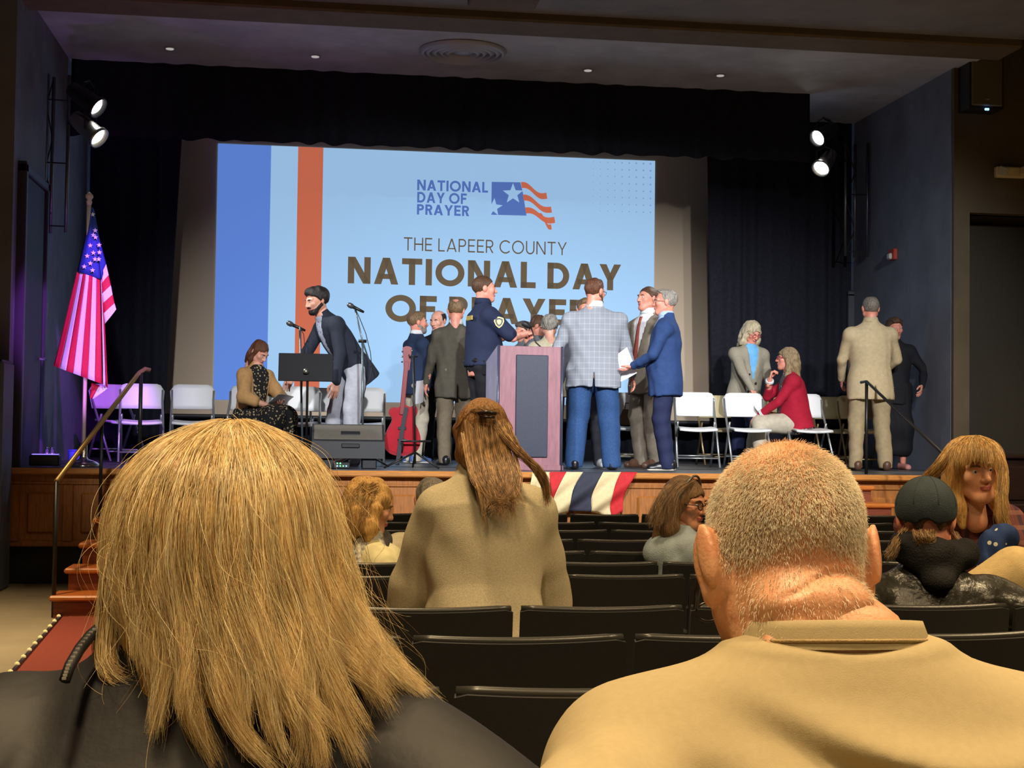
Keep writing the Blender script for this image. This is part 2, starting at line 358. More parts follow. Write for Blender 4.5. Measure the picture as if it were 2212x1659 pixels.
for i, (px, py, nm) in enumerate([(367, 104, 'farthest left of the four'), (681, 121, 'just left of the round vent'), (1270, 151, 'just right of the round vent'), (1556, 162, 'farthest right of the four')]):
    p = atz(px, py, ZC-0.005)
    d = empty('recessed_downlight', (p.x, p.y, ZC), 0, 'tiny recessed ceiling downlight above the stage, '+nm, 'downlight', 'recessed stage downlights')
    MB().lathe([(0.035, 0), (0.06, -0.001), (0.062, -0.01), (0.045, -0.012)], 20).build('trim_ring', m_vent, d, True)
    MB().lathe([(0.001, -0.004), (0.044, -0.006), (0.04, -0.018), (0.001, -0.02)], 20).build('lens', m_lamp_dim, d, True)
p = atz(1085, 1, 5.31)
c = empty('projector_mount', (p.x, p.y, 5.32), 0, 'brown box fixed to the ceiling just inside the top of the picture', 'ceiling box')
MB().box((0, -0.1, -0.035), (0.62, 0.3, 0.06), bev=0.012).build('housing', m_beam, c); MB().box((0, -0.1, -0.002), (0.3, 0.2, 0.012)).build('mounting_plate', m_vent, c)
# ------------------------------------------------------------------ drapes
def drape(name, x0, x1, y, z0, z1, label, pitch=0.22, depth=0.05, bottom=None, edge=None, seed=1):
    r = random.Random(seed); n = max(8, int(abs(x1-x0)/pitch*8)); ph = [r.uniform(-0.7, 0.7) for _ in range(n+2)]
    mb = MB()
    def fn(u, v):
        xx = x0+(x1-x0)*u; zz = z1+(z0-z1)*v
        if edge: xx = edge(u, zz)
        t = xx/pitch*2*math.pi; w = math.sin(t+0.6*math.sin(t*0.37)) * (0.6+0.4*math.sin(t*0.21+1))
        zb = zz + (bottom(xx, w)*v if bottom else 0)
        return (xx, y+depth*w*(0.55+0.45*v), zb)
    mb.grid(fn, n, 8); 
    o = mb.build(name, m_velvet, None, True); sm = o.modifiers.new('thick', 'SOLIDIFY'); sm.thickness = 0.006
    return tag(o, label, 'curtain')
drape('back_curtain', XL+0.02, XR-0.02, 19.0, ST+0.01, 6.0, 'black pleated backdrop curtain hanging behind the projection screen', seed=3)
a, b = at(393, 297, 17.1), at(355, 905, 17.1)
def eL(u, z): 
    e = a.x+(b.x-a.x)*(a.z-z)/(a.z-b.z); return (XL+0.03)+(e-XL-0.03)*u
drape('curtain_leg', XL+0.03, a.x, 17.1, ST+0.01, 6.0, 'black stage curtain between the flag and the screen', edge=eL, seed=5)
a2, b2 = at(1528, 340, 17.1), at(1537, 905, 17.1)
def eR(u, z):
    e = a2.x+(b2.x-a2.x)*(a2.z-z)/(a2.z-b2.z); return e+(XR-0.03-e)*u
drape('curtain_leg', a2.x, XR-0.03, 17.1, ST+0.01, 6.0, 'black stage curtain between the screen and the doorway wall', edge=eR, seed=6)
va, vb = at(393, 300, 15.7), at(1527, 341, 15.7)
drape('valance_curtain', XL+0.03, at(1748, 300, 15.7).x, 15.7, va.z, ZC+0.2, 'black pleated valance with wavy hem along the top of the screen', pitch=0.315, depth=0.045, bottom=lambda x, w: (vb.z-va.z)*(x-va.x)/(vb.x-va.x)+0.03*w, seed=8)
# ------------------------------------------------------------------ projection screen
YS = 18.2
def sp(px, py): q = at(px, py, YS); return (q.x, q.z)
x0, _ = sp(330, 600); x1, _ = sp(1570, 600); z0 = sp(900, 905)[1]; z1 = sp(900, 288)[1]
scr = empty('projection_screen', ((x0+x1)/2, YS, z0), 0, 'large projection screen showing the national day of prayer slide', 'screen')
cx_, cz_ = (x0+x1)/2, z0
m_scr = mat('screen_fabric', rgb(200, 178, 152), 0.8)
MB().box((0, 0.02, (z1-z0)/2), (x1-x0, 0.03, z1-z0)).build('screen_fabric', m_scr, scr)
MB().tube([(-(x1-x0)/2, 0.02, 0), ((x1-x0)/2, 0.02, 0)], 0.03, 10).build('weight_bar', m_black, scr)
for sx_ in (-0.42, 0.42): MB().tube([(sx_*(x1-x0), 0.02, z1-z0), (sx_*(x1-x0), 0.02, ZC-z0-0.001)], 0.008, 6).build('hanging_cable', m_black, scr)
MB().tube([(-(x1-x0)/2, 0.02, z1-z0), ((x1-x0)/2, 0.02, z1-z0)], 0.04, 10).build('top_batten', m_black, scr)
def emis(name, c, s=1.0):
    m = mat(name, tuple(v*0.35 for v in c[:3]), 0.9, emit=c, estr=s, spec=0.1); return m
m_pw = emis('slide_pale_blue', rgb(160, 199, 236), 0.84); m_pb = emis('slide_blue', rgb(96, 134, 216), 0.84); m_pr = emis('slide_red', rgb(196, 104, 78), 0.9)
m_pt = emis('slide_brown_letter', rgb(98, 84, 66), 0.9); m_pl = emis('slide_logo_blue', rgb(84, 112, 180), 0.9); m_pg = emis('slide_dot', rgb(120, 155, 200), 0.95)
_z = sp(900, 870)[1]
def col_z(px0, py0): return sp(px0, py0)
def quad(name, pts, m, dy, parent=scr):
    V = [(x-cx_, -dy, z-cz_) for x, z in pts]; n = len(V); V2 = [(x, y+0.001, z) for x, y, z in V]
    mb = MB(); mb.add(V+V2, [tuple(range(n)), tuple(range(2*n-1, n-1, -1))]+[(i, (i+1) % n, (i+1) % n+n, i+n) for i in range(n)]); return mb.build(name, m, parent)
xl, zt = sp(471, 313); xr, zt2 = sp(1415, 345); zt = (zt+zt2)/2
def rect(a, b, zlo, zhi): return [(a, zlo), (b, zlo), (b, zhi), (a, zhi)]
quad('projected_slide', rect(xl, xr, _z, zt), m_pw, 0.004)
XB = lambda px: sp(px, 590)[0]
quad('blue_band', rect(xl, XB(581), _z, zt), m_pb, 0.006); quad('red_band', rect(XB(639.5), XB(694), _z, zt), m_pr, 0.006)
# geometric sans capitals, drawn as flat outlines (cap height 1)
def arcp(cx, cy, rx, ry, w, a0, a1, n=20):
    P = []; A = [math.radians(a0+(a1-a0)*i/n) for i in range(n+1)]; out = []
    for i in range(n):
        q = []
        for (t, rr) in ((A[i], 0), (A[i+1], 0), (A[i+1], w), (A[i], w)): q.append((cx+(rx-rr)*math.cos(t), cy+(ry-rr)*math.sin(t)))
        out.append(q)
    return out
def glyph(ch, w):
    R = lambda a, b, c, d: [(a, b), (c, b), (c, d), (a, d)]
    if ch == 'I': return [R(0, 0, w, 1)], w
    if ch == 'L': return [R(0, 0, w, 1), R(0, 0, .55, w)], .55
    if ch == 'T': return [R(0, 1-w, .72, 1), R(.36-w/2, 0, .36+w/2, 1)], .72
    if ch == 'F': return [R(0, 0, w, 1), R(0, 1-w, .58, 1), R(0, .5-w/2, .53, .5+w/2)], .58
    if ch == 'E': return [R(0, 0, w, 1), R(0, 1-w, .6, 1), R(0, .5-w/2, .55, .5+w/2), R(0, 0, .6, w)], .6
    if ch == 'H': return [R(0, 0, w, 1), R(.76-w, 0, .76, 1), R(0, .5-w/2, .76, .5+w/2)], .76
    if ch == 'N': return [R(0, 0, w, 1), R(.8-w, 0, .8, 1), [(0, 1), (w*1.15, 1), (.8, 0), (.8-w*1.15, 0)]], .8
    if ch == 'A':
        h = w*1.12; return [[(0, 0), (h, 0), (.43+h/2, 1), (.43-h/2, 1)], [(.86-h, 0), (.86, 0), (.43+h/2, 1), (.43-h/2, 1)], R(.17, .2, .69, .2+w*.85)], .86
    if ch == 'Y':
        h = w*1.15; return [R(.4-w/2, 0, .4+w/2, .42), [(.4-w/2, .4), (.4+w/2, .4), (h, 1), (0, 1)], [(.4-w/2, .4), (.4+w/2, .4), (.8, 1), (.8-h, 1)]], .8
    if ch == 'O': return arcp(.52, .5, .52, .515, w, 0, 360, 40), 1.04
    if ch == 'C': return arcp(.52, .5, .52, .515, w, 42, 318, 34), .92
    if ch == 'D': return [R(0, 0, w, 1), R(0, 1-w, .36, 1), R(0, 0, .36, w)] + arcp(.34, .5, .46, .5, w, -90, 90, 24), .8
    if ch == 'U': return [R(0, .36, w, 1), R(.74-w, .36, .74, 1)] + arcp(.37, .37, .37, .385, w, 180, 360, 24), .74
    if ch in 'PR':
        g = [R(0, 0, w, 1), R(0, 1-w, .36, 1), R(0, .4, .36, .4+w)] + arcp(.35, .7, .29, .3, w, -90, 90, 18)
        if ch == 'R': g.append([(.28, .42), (.28+w*1.05, .42), (.66, 0), (.66-w*1.25, 0)])
        return g, .65
    return [], .3
def write(text, px0, px1, pyb, pyt, w, m, dy=0.008, sp_=.12, space=.34):
    xa, zb = sp(px0, (pyb)); xb, _ = sp(px1, pyb); _, zt_ = sp(px0, pyt); hgt = zt_-zb
    polys = []; x = 0
    for ch in text:
        if ch == ' ': x += space; continue
        g, gw = glyph(ch, w); polys.append([[(x+a, b) for a, b in q] for q in g]); x += gw+sp_
    tot = x-sp_
    for gl in polys:
        mb = MB()
        for q in gl:
            V = [(xa+(xb-xa)*a/tot-cx_, -dy, zb+hgt*b-cz_) for a, b in q]; n = len(V); V2 = [(p[0], p[1]+0.001, p[2]) for p in V]
            mb.add(V+V2, [tuple(range(n)), tuple(range(2*n-1, n-1, -1))])
        mb.build('letter', m, scr)
write('NATIONAL', 901, 1054, 411, 388, .2, m_pl); write('DAY OF', 901, 1008, 437.5, 414.5, .2, m_pl, space=.3); write('PRAYER', 900.5, 1013, 463.5, 441, .2, m_pl)
write('THE LAPEER COUNTY', 872, 1224, 541, 512.5, .105, m_pt, sp_=.16, space=.36)
write('NATIONAL DAY', 751, 1341, 612, 554.5, .225, m_pt, sp_=.125, space=.3); write('OF PRAYER', 832, 1270, 694, 637, .225, m_pt, sp_=.125, space=.3)
quad('logo_field', [sp(1062, 393), sp(1124, 394), sp(1130, 420), sp(1137, 466), sp(1061, 464)], m_pl, 0.008)
def star(cx, cy, r, rot=-90, sq=1.0): return [sp(cx+math.cos(math.radians(rot+36*i))*(r if i % 2 == 0 else r*.42), cy+math.sin(math.radians(rot+36*i))*(r if i % 2 == 0 else r*.42)) for i in range(10)]
quad('logo_star', star(1108, 419, 23), m_pw, 0.0105); 
lst = [p for p in star(1066, 448, 20, -84)]; xm = sp(1061, 448)[0]; quad('logo_star', [(max(p[0], xm-0.001), p[1]) for p in lst], m_pw, 0.0105)
def stripe(x0, y0, x1, y1, x2, y2, th):
    up = []; lo_ = []
    for i in range(17):
        t = i/16; X = x0+(x2-x0)*t; Yc = y0+(y2-y0)*t + 5.0*math.sin(t*2*math.pi+0.3)*-1
        up.append(sp(X, Yc)); lo_.append(sp(X+th*0.16, Yc+th))
    V = []; mb = MB()
    for i in range(16):
        q = [lo_[i], lo_[i+1], up[i+1], up[i]]; mb.add([(a-cx_, -0.0085, b-cz_) for a, b in q], [(0, 1, 2, 3)])
    mb.build('logo_stripe', m_pr, scr)
stripe(1125, 395, 0, 0, 1180, 418, 13); stripe(1129, 422, 0, 0, 1190, 448, 13); stripe(1134, 450, 0, 0, 1197, 470, 13); stripe(1165, 462, 0, 0, 1190, 486, 11)
mb = MB()
for i in range(11):
    for j in range(8):
        t = (i/10)*(1-0.45*j/7)
        if t < 0.12: continue
        X, Z = sp(1405-(10-i)*15.4, 354+j*15+0.034*(i-10)*15); r = 0.004+0.011*t
        V = [(X-cx_+r*math.cos(a_*0.785), -0.008, Z-cz_+r*math.sin(a_*0.785)) for a_ in range(8)]; mb.add(V, [tuple(range(8))])
o = mb.build('dot_pattern', m_pg, scr); o['kind'] = 'stuff'
# ------------------------------------------------------------------ truss ladders and stage lamps
m_steel = mat('truss_steel', rgb(120, 118, 116), 0.35, 0.85); m_darksteel = mat('dark_truss', rgb(46, 46, 50), 0.5, 0.5)
m_can = mat('lamp_can_black', rgb(30, 30, 32), 0.45); m_canl = mat('lamp_can_chrome', rgb(170, 168, 162), 0.3, 0.9)
m_beamglow = mat('stage_lamp_glow', rgb(255, 250, 240), 0.3, emit=(1.0, 0.97, 0.9), estr=30)
def truss(px, Y, ztop, zbot, label, m, off=((0, 0), (0.045, 0.12), (0.21, 0.02))):
    p = at(px, 500, Y); t = empty('lighting_truss', (p.x, p.y, zbot), 0, label, 'truss')
    for (dx, dy) in off: MB().tube([(dx, dy, 0), (dx, dy, ztop-zbot)], 0.018, 10).build('pipe', m, t, True)
    n = int((ztop-zbot)/0.28); mb = MB()
    for i in range(n):
        za, zb_ = i*(ztop-zbot)/n, (i+1)*(ztop-zbot)/n
        a, b = (off[0], off[1]) if i % 2 == 0 else (off[1], off[0])
        MB().tube([(a[0], a[1], za), (b[0], b[1], zb_)], 0.007, 6).build('brace', m_darksteel, t)
        if i % 2 == 0: MB().tube([(off[0][0], off[0][1], za+0.06), (off[2][0], off[2][1], za+0.06)], 0.007, 6).build('brace', m_darksteel, t)
    return t
truss(94, 14.5, 4.9, at(94, 500, 14.5).z, 'steel pipe lighting truss beside the doorway on the flag side', m_steel)
truss(1826, 16.55, 5.0, at(1826, 553, 16.55).z, 'dark pipe lighting truss on the wall by the fire alarm', m_steel, ((0, 0), (0.16, 0.1), (0.28, 0)))
def par_lamp(px, py, Y, target, label, power, chrome=False, ang=58):
    p = at(px, py, Y); d = (Vector(target)-p).normalized(); q = d.to_track_quat('Z', 'Y').to_matrix().to_4x4() @ Matrix.Scale(1.15, 4)
    e = empty('stage_lamp', p, 0, label, 'stage light', 'stage lamps on the trusses')
    MB().lathe([(0.03, -0.3), (0.062, -0.28), (0.075, -0.2), (0.082, -0.02), (0.096, 0.0), (0.096, 0.03), (0.084, 0.03), (0.08, -0.015)], 24, q).build('lamp_can', m_canl if chrome else m_can, e, True)
    MB().lathe([(0.001, -0.012), (0.079, -0.012), (0.06, 0.006), (0.001, 0.014)], 24, q).build('lens', m_beamglow, e, True)
    s = d.cross(Vector((0, 0, 1))).normalized(); u = Vector((0, 0, 1))
    MB().tube([s*0.1-d*0.1, s*0.1-d*0.1+u*0.16, u*0.2-d*0.1, -s*0.1-d*0.1+u*0.16, -s*0.1-d*0.1], 0.008, 6).build('yoke', m_can, e)
    tp_ = at(94, 500, 14.5)+Vector((0.21, 0.02, 0)) if p.x < 1 else at(1826, 553, 16.55)
    MB().tube([u*0.2-d*0.1, Vector((tp_.x-p.x, tp_.y-p.y, 0.2))], 0.014, 8).build('clamp_arm', m_can, e)
    l = spot('lamp_beam', p+d*0.06, target, power, COOL, ang, 0.7, 0.08); return e
par_lamp(208, 230, 14.1, (2.0, 12.7, 1.5), 'glowing upper stage lamp on the truss above the flag', 330)
par_lamp(210, 295, 14.1, (1.4, 12.6, 1.2), 'glowing lower stage lamp on the truss above the flag', 150, True)
par_lamp(1768, 297, 16.0, (1.0, 13.2, 1.9), 'glowing upper stage lamp on the truss near the fire alarm', 260)
par_lamp(1775, 362, 16.0, (3.0, 13.2, 1.4), 'glowing lower stage lamp on the truss near the fire alarm', 100, True)
# ------------------------------------------------------------------ front wall fittings
p = at(2132, 175, 14.0)
sk = empty('wall_loudspeaker', p, 0, 'black loudspeaker hung high above the doorway, blue light glowing below', 'loudspeaker')
m_spk = mat('speaker_black', rgb(34, 32, 28), 0.55); m_grille = mat('speaker_grille', rgb(120, 110, 88), 0.7, noise=0.5, nscale=260)
R15 = Matrix.Rotation(math.radians(-8), 3, 'Z')
MB().prism([(-0.19, -0.29), (0.19, -0.29), (0.19, 0.27), (-0.19, 0.27)], 0.3, Matrix.Translation((0, 0.16, 0))).build('cabinet', m_spk, sk)
MB().box((0.0, -0.0, 0), (0.345, 0.03, 0.53), bev=0.014).build('grille', m_grille, sk)
MB().box((0, -0.02, -0.2), (0.03, 0.012, 0.012)).build('badge', mat('silver_badge', rgb(200, 200, 195), 0.3, 0.6), sk)
MB().box((0, 0.0, -0.3), (0.045, 0.02, 0.022), bev=0.004).build('indicator_light', mat('blue_led', rgb(90, 150, 255), 0.3, emit=(0.15, 0.4, 1.0), estr=5), sk)
MB().tube([(-0.15, 0.12, 0.27), (-0.06, 0.2, 0.75)], 0.008, 6).build('hanging_strap', m_spk, sk); MB().tube([(0.15, 0.12, 0.27), (0.02, 0.2, 0.75)], 0.008, 6).build('hanging_strap', m_spk, sk)
p = at(2166, 80, 14.08)
bx_ = empty('cable_box', p, 0, 'small dark cable box with a green and an amber light above the loudspeaker', 'cable box')
MB().box((0, 0.1, 0), (0.1, 0.14, 0.12), bev=0.01).build('housing', m_spk, bx_)
MB().lathe([(0.001, 0), (0.012, 0), (0.008, 0.008), (0.001, 0.01)], 10, Matrix.Translation((0, 0.03, 0.02)) @ Matrix.Rotation(math.pi/2, 4, 'X')).build('green_light', mat('green_led', (0.1, 0.7, 0.2, 1), emit=(0.15, 0.9, 0.25), estr=3), bx_)
MB().lathe([(0.001, 0), (0.018, 0), (0.012, 0.01), (0.001, 0.012)], 10, Matrix.Translation((0, 0.03, -0.015)) @ Matrix.Rotation(math.pi/2, 4, 'X')).build('amber_light', mat('amber_led', (0.9, 0.6, 0.2, 1), emit=(1.0, 0.6, 0.12), estr=5), bx_)
p = at(2178, 374, YR-0.04)
em = empty('emergency_light', p, 0, 'cream twin-head emergency light on the wall above the doorway', 'emergency light')
m_cream = mat('cream_plastic', rgb(226, 208, 160), 0.5)
MB().box((0, -0.03, 0), (0.33, 0.07, 0.115), bev=0.012).build('case', m_cream, em)
for s in (-1, 1):
    M = Matrix.Translation((s*0.12+0.02, -0.08, 0.0)) @ Matrix.Rotation(math.radians(35*s), 4, 'Z') @ Matrix.Rotation(math.radians(20), 4, 'Y')
    h = MB().box(M.to_translation(), (0.1, 0.05, 0.1), M.to_3x3(), bev=0.012).build('lamp_head', m_cream, em)
    MB().box(M @ Vector((0, -0.03, 0)), (0.085, 0.012, 0.085), M.to_3x3(), bev=0.004).build('lens', mat('clear_lens', rgb(210, 205, 185), 0.15, noise=0.2, nscale=80), h)
p = atx(1929, 550, XR-0.02)
fa = empty('fire_alarm', p, 0, 'small red and white fire alarm strobe on the blue-lit stage wall', 'fire alarm')
MB().box((0, 0, 0), (0.05, 0.16, 0.13), bev=0.008).build('base', mat('alarm_red', rgb(190, 74, 56), 0.5), fa); MB().box((-0.035, 0.02, -0.02), (0.04, 0.09, 0.07), bev=0.012).build('strobe', mat('strobe_white', rgb(230, 224, 214), 0.3), fa)
# dark wooden cabinet at the right of the stage
p = at(2118, 830, 13.6)
cb = empty('upright_piano', (p.x+0.75, 13.8, 0), 0, 'dark brown upright piano against the front wall beside the stage', 'piano')
m_dw = mat('dark_mahogany', rgb(44, 24, 18), 0.35, noise=0.4, nscale=6, stretch=(1, 1, 8))
MB().box((0, 0, 0.6), (1.5, 0.5, 1.2), bev=0.015).build('case', m_dw, cb); MB().box((0, -0.02, 1.22), (1.56, 0.56, 0.04), bev=0.01).build('lid', m_dw, cb)
MB().box((0, -0.34, 0.7), (1.4, 0.26, 0.1), bev=0.012).build('keyboard_lid', m_dw, cb); MB().box((0, -0.258, 0.95), (1.2, 0.02, 0.34), bev=0.008).build('music_panel', m_dw, cb)
for s in (-1, 1): MB().tube([(s*0.62, -0.4, 0), (s*0.62, -0.4, 0.65)], [0.035, 0.045], 10).build('leg', m_dw, cb)
MB().box((-0.74, -0.27, 1.0), (0.03, 0.03, 0.44)).build('brass_edge', mat('aged_brass', rgb(120, 92, 52), 0.4, 0.6), cb)
# ------------------------------------------------------------------ stairs and handrails
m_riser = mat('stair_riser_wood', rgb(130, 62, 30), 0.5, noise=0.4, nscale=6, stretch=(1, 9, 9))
def stairs(x0, x1, y0, run, zs, label, shift=0.0):
    e = empty('stage_steps', ((x0+x1)/2, y0, 0), 0, label, 'steps')
    n = len(zs)
    for i, z in enumerate(zs):
        zp = zs[i-1] if i else 0.0; wx = (x1-x0)-abs(shift)*i; xm = shift*i/2
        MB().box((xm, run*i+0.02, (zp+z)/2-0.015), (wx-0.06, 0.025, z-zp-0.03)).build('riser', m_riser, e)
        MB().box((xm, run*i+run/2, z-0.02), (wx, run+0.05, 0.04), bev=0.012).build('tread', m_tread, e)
        for s in (-1, 1): MB().box((xm+s*(wx/2-0.05), run*i+run/2+0.02, z/2-0.02), (0.04, run, z-0.04)).build('stringer', m_tread, e)
    return e
stairs(-1.88, -0.55, 10.85, 0.33, [0.165, 0.335, 0.5, 0.67, 0.84, 1.0], 'orange wooden steps up to the stage on the flag side', 0.05)
m_rail = mat('rail_brass', rgb(158, 132, 88), 0.35, 0.7); m_post = mat('rail_black', rgb(36, 34, 32), 0.4, 0.4)
hr = empty('handrail', (-1.86, 10.85, 0), 0, 'sloping brass handrail on black posts beside the flag-side steps', 'handrail')
A = at(122, 1040, 10.9); B = at(300, 806, 13.3); o0 = Vector((-1.86, 10.85, 0))
B2 = at(314, 797, 13.35)
MB().tube([A-o0, B-o0, B2-o0, B2-o0+Vector((0.04, 0.02, -0.012))], 0.021, 10).build('rail', m_rail, hr, True)
MB().tube([(A.x-o0.x, A.y-o0.y, 0.0), A-o0], 0.016, 8).build('post', m_post, hr, True)
MB().tube([(B.x-o0.x+0.02, B.y-o0.y, ST), B-o0+Vector((0.02, 0, 0))], 0.018, 8).build('post', m_post, hr, True)
C = A.lerp(B, 0.5); MB().tube([(C.x-o0.x, C.y-o0.y, 0.6), C-o0], 0.014, 8).build('post', m_post, hr, True)
p1, p2 = at(1955, 1080, 12.65), at(1955, 1080, 12.65)
stairs(p1.x-1.3, p1.x, 11.0, 0.33, [0.16, 0.33, 0.49, 0.65, 0.80, 0.945], 'orange wooden steps up to the stage on the piano side', -0.06)
hr = empty('handrail', (p1.x, 12.9, 0), 0, 'thin dark handrail beside the piano-side steps', 'handrail')
A = at(1872, 824, 13.25); B = at(2058, 1000, 11.6); o0 = Vector((p1.x, 12.9, 0)); A0 = at(1860, 826, 13.35)
MB().tube([A0-o0, A-o0, B-o0], 0.014, 8).build('rail', m_post, hr, True); MB().tube([(A.x-o0.x, A.y-o0.y, ST), A-o0], 0.017, 8).build('post', m_post, hr, True)
MB().tube([(B.x-o0.x, B.y-o0.y, 0), B-o0], 0.014, 8).build('post', m_post, hr, True)
# aisle carpet and its studded edge
q0, q1 = atz(136, 1330, 0.0), atz(2, 1488, 0.0)
mb = MB(); ys = [1.0, 2.4, 4.1, 5.6, 6.3, q0.y]
ex = lambda y: q0.x+(q1.x-q0.x)*(q0.y-y)/(q0.y-q1.y)
for i in range(5):
    a, b = ys[i], ys[i+1]; mb.add([(ex(a), a, floor_z(a)+0.012), (-0.5, a, floor_z(a)+0.012), (-0.5, b, floor_z(b)+0.012), (ex(b), b, floor_z(b)+0.012)], [(0, 1, 2, 3)])
o = mb.build('aisle_carpet', m_carpet); tag(o, 'red aisle carpet beside the seats leading to the steps', 'carpet', kind='structure'); o.modifiers.new('t', 'SOLIDIFY').thickness = 0.01
ed = empty('aisle_light_strip', (q0.x, q0.y, 0), 0, 'black floor strip dotted with small glowing brass lamps along the carpet', 'light strip')
MB().tube([(0, 0, 0.02), (ex(6.4)-q0.x, 6.4-q0.y, 0.02)], 0.014, 6).build('strip', m_post, ed)
m_stud = mat('glowing_stud', rgb(240, 215, 120), 0.3, emit=(1, 0.85, 0.4), estr=0.35); st0 = None
for i in range(17):
    y = q0.y-0.02-i*0.265
    if st0 is None: st0 = MB().lathe([(0.001, 0), (0.016, 0.0), (0.013, 0.012), (0.001, 0.018)], 10).build('stud', m_stud, ed, True); s = st0
    else: s = st0.copy(); COL.objects.link(s)
    s.location = (ex(y)-q0.x, y-q0.y, floor_z(y)+0.03)
# ------------------------------------------------------------------ flag
YFL = 13.45
base = at(180, 1000, YFL); top = at(193, 424, YFL)
fl = empty('flag_on_pole', (base.x, YFL, ST), 0, 'american flag hanging from a tall pole with a round chrome base', 'flag')
m_pole = mat('flag_pole_wood', rgb(214, 190, 170), 0.4); m_chrome = mat('chrome', rgb(200, 198, 195), 0.15, 1.0)
tx = top.x-base.x; tz = top.z-ST
MB().tube([(0, 0, 0.1), (tx, 0, tz-0.05)], 0.018, 12).build('pole', m_pole, fl, True)
MB().lathe([(0.001, 0), (0.165, 0.0), (0.165, 0.018), (0.11, 0.05), (0.045, 0.07), (0.034, 0.09), (0.034, 0.2), (0.026, 0.21), (0.001, 0.21)], 32).build('base', m_chrome, fl, True)
MB().lathe([(0.001, -0.06), (0.02, -0.06), (0.028, -0.03), (0.02, -0.015), (0.036, 0.01), (0.034, 0.03), (0.015, 0.05), (0.001, 0.06)], 16, Matrix.Translation((tx, 0, tz-0.02))).build('finial', m_pole, fl, True)
def fp(px, py, dy=0.0): q = at(px, py, YFL); return Vector((q.x-base.x, dy, q.z-ST))
m_fr = mat('flag_red', rgb(206, 30, 60), 0.75, noise=0.15, nscale=60); m_fw = mat('flag_white', rgb(226, 222, 226), 0.75, noise=0.08, nscale=60); m_fb = mat('flag_blue', rgb(34, 60, 150), 0.75, noise=0.15, nscale=60)
def lerp(a, b, t): return a+(b-a)*t
# main hanging face: four outline points per level, stripes run down from the canton
def cloth(name, TL, TR, BL, BR, n, m, y0=0.0, amp=0.02, ph=0.0, parent=fl, bulge=0.05):
    mb = MB()
    def fn(u, v):
        a = Vector(TL).lerp(Vector(TR), u); b = Vector(BL).lerp(Vector(BR), u); p = a.lerp(b, v)
        p = fp(p.x, p.y); p.y += y0 - bulge*math.sin(u*math.pi) + amp*math.sin(u*7+v*3+ph)*(0.3+0.7*v); return p
    mb.grid(fn, n, 14); o = mb.build(name, m, parent, True); o.modifiers.new('t', 'SOLIDIFY').thickness = 0.004; return o
def band(T0, T1, B0, B1, k, name='stripe', y0=0.0, bulge=0.07, first=0):
    for i in range(k):
        u0, u1 = i/k, (i+1)/k
        mb = MB()
        def fn(u, v):
            uu = u0+(u1-u0)*u; a = Vector(T0).lerp(Vector(T1), uu); b = Vector(B0).lerp(Vector(B1), uu); p = a.lerp(b, v); q = fp(p.x, p.y)
            q.y = y0 - bulge*math.sin(uu*math.pi*0.9) + 0.022*math.sin(uu*9+v*2.5)*(0.35+0.65*v); return q
        mb.grid(fn, 4, 16); o = mb.build(name, m_fr if (i+first) % 2 == 0 else m_fw, fl, True); o.modifiers.new('t', 'SOLIDIFY').thickness = 0.004
band((166, 587), (217, 604), (115, 790), (222, 830), 7)
band((217, 604), (221, 600), (222, 830), (233, 838), 2, y0=0.02, bulge=0.0, first=1)
band((196, 826), (232, 838), (192, 860), (200, 861), 2, y0=0.05, bulge=0.0)
mb = MB()
def fn(u, v):
    L = [(194, 452), (186, 500), (166, 587)]; R = [(200, 448), (208, 500), (219, 604)]
    f = lambda P: Vector(P[0]).lerp(Vector(P[1]), v*2) if v < 0.5 else Vector(P[1]).lerp(Vector(P[2]), v*2-1)
    p = f(L).lerp(f(R), u); q = fp(p.x, p.y); q.y = -0.07*math.sin(u*math.pi*0.9)*v + 0.012*math.sin(u*8+v*3); return q
mb.grid(fn, 8, 14); cant = mb.build('canton', m_fb, fl, True); cant.modifiers.new('t', 'SOLIDIFY').thickness = 0.004
mb = MB()
def fn2(u, v):
    L = [(200, 448), (208, 500), (219, 604)]; R = [(203, 455), (214, 515), (229, 572)]
    f = lambda P: Vector(P[0]).lerp(Vector(P[1]), v*2) if v < 0.5 else Vector(P[1]).lerp(Vector(P[2]), v*2-1)
    p = f(L).lerp(f(R), u); q = fp(p.x, p.y); q.y = 0.03*u; return q
mb.grid(fn2, 4, 10); mb.build('canton', m_fb, fl, True).modifiers.new('t', 'SOLIDIFY').thickness = 0.004
for i, (a, b, c_, d) in enumerate([((219, 590), (229, 570), (219, 612), (234, 594)), ((219, 612), (234, 594), (220, 634), (239, 616)), ((220, 634), (239, 616), (222, 655), (243, 636)), ((222, 655), (243, 636), (224, 676), (247, 655)), ((224, 676), (247, 655), (226, 700), (251, 668)), ]):
    cloth('stripe', a, b, c_, d, 4, m_fw if i % 2 == 0 else m_fr, y0=0.012, amp=0.006, bulge=0.0)
m_star = m_fw
def flagstar(px, py, r=5.0, dy=-0.095):
    c = fp(px, py, 0); t = min(1, max(0, (py-452)/150)); c.y = -0.085*t-0.012
    mb = MB(); V = [c+Vector((math.cos(math.radians(90+36*i))*(0.024 if i % 2 == 0 else 0.0105), 0, math.sin(math.radians(90+36*i))*(0.024 if i % 2 == 0 else 0.0105))) for i in range(10)]
    mb.add(V+[v+Vector((0, 0.002, 0)) for v in V], [tuple(range(10)), tuple(range(19, 9, -1))]); mb.build('star', m_star, cant)
for (x, y) in [(207, 499), (203, 509), (208, 514), (197, 532), (204, 548), (191, 555), (208, 562), (198, 571), (185, 578), (203, 586), (216, 531), (217, 547), (216, 562), (201, 464)]: flagstar(x, y)
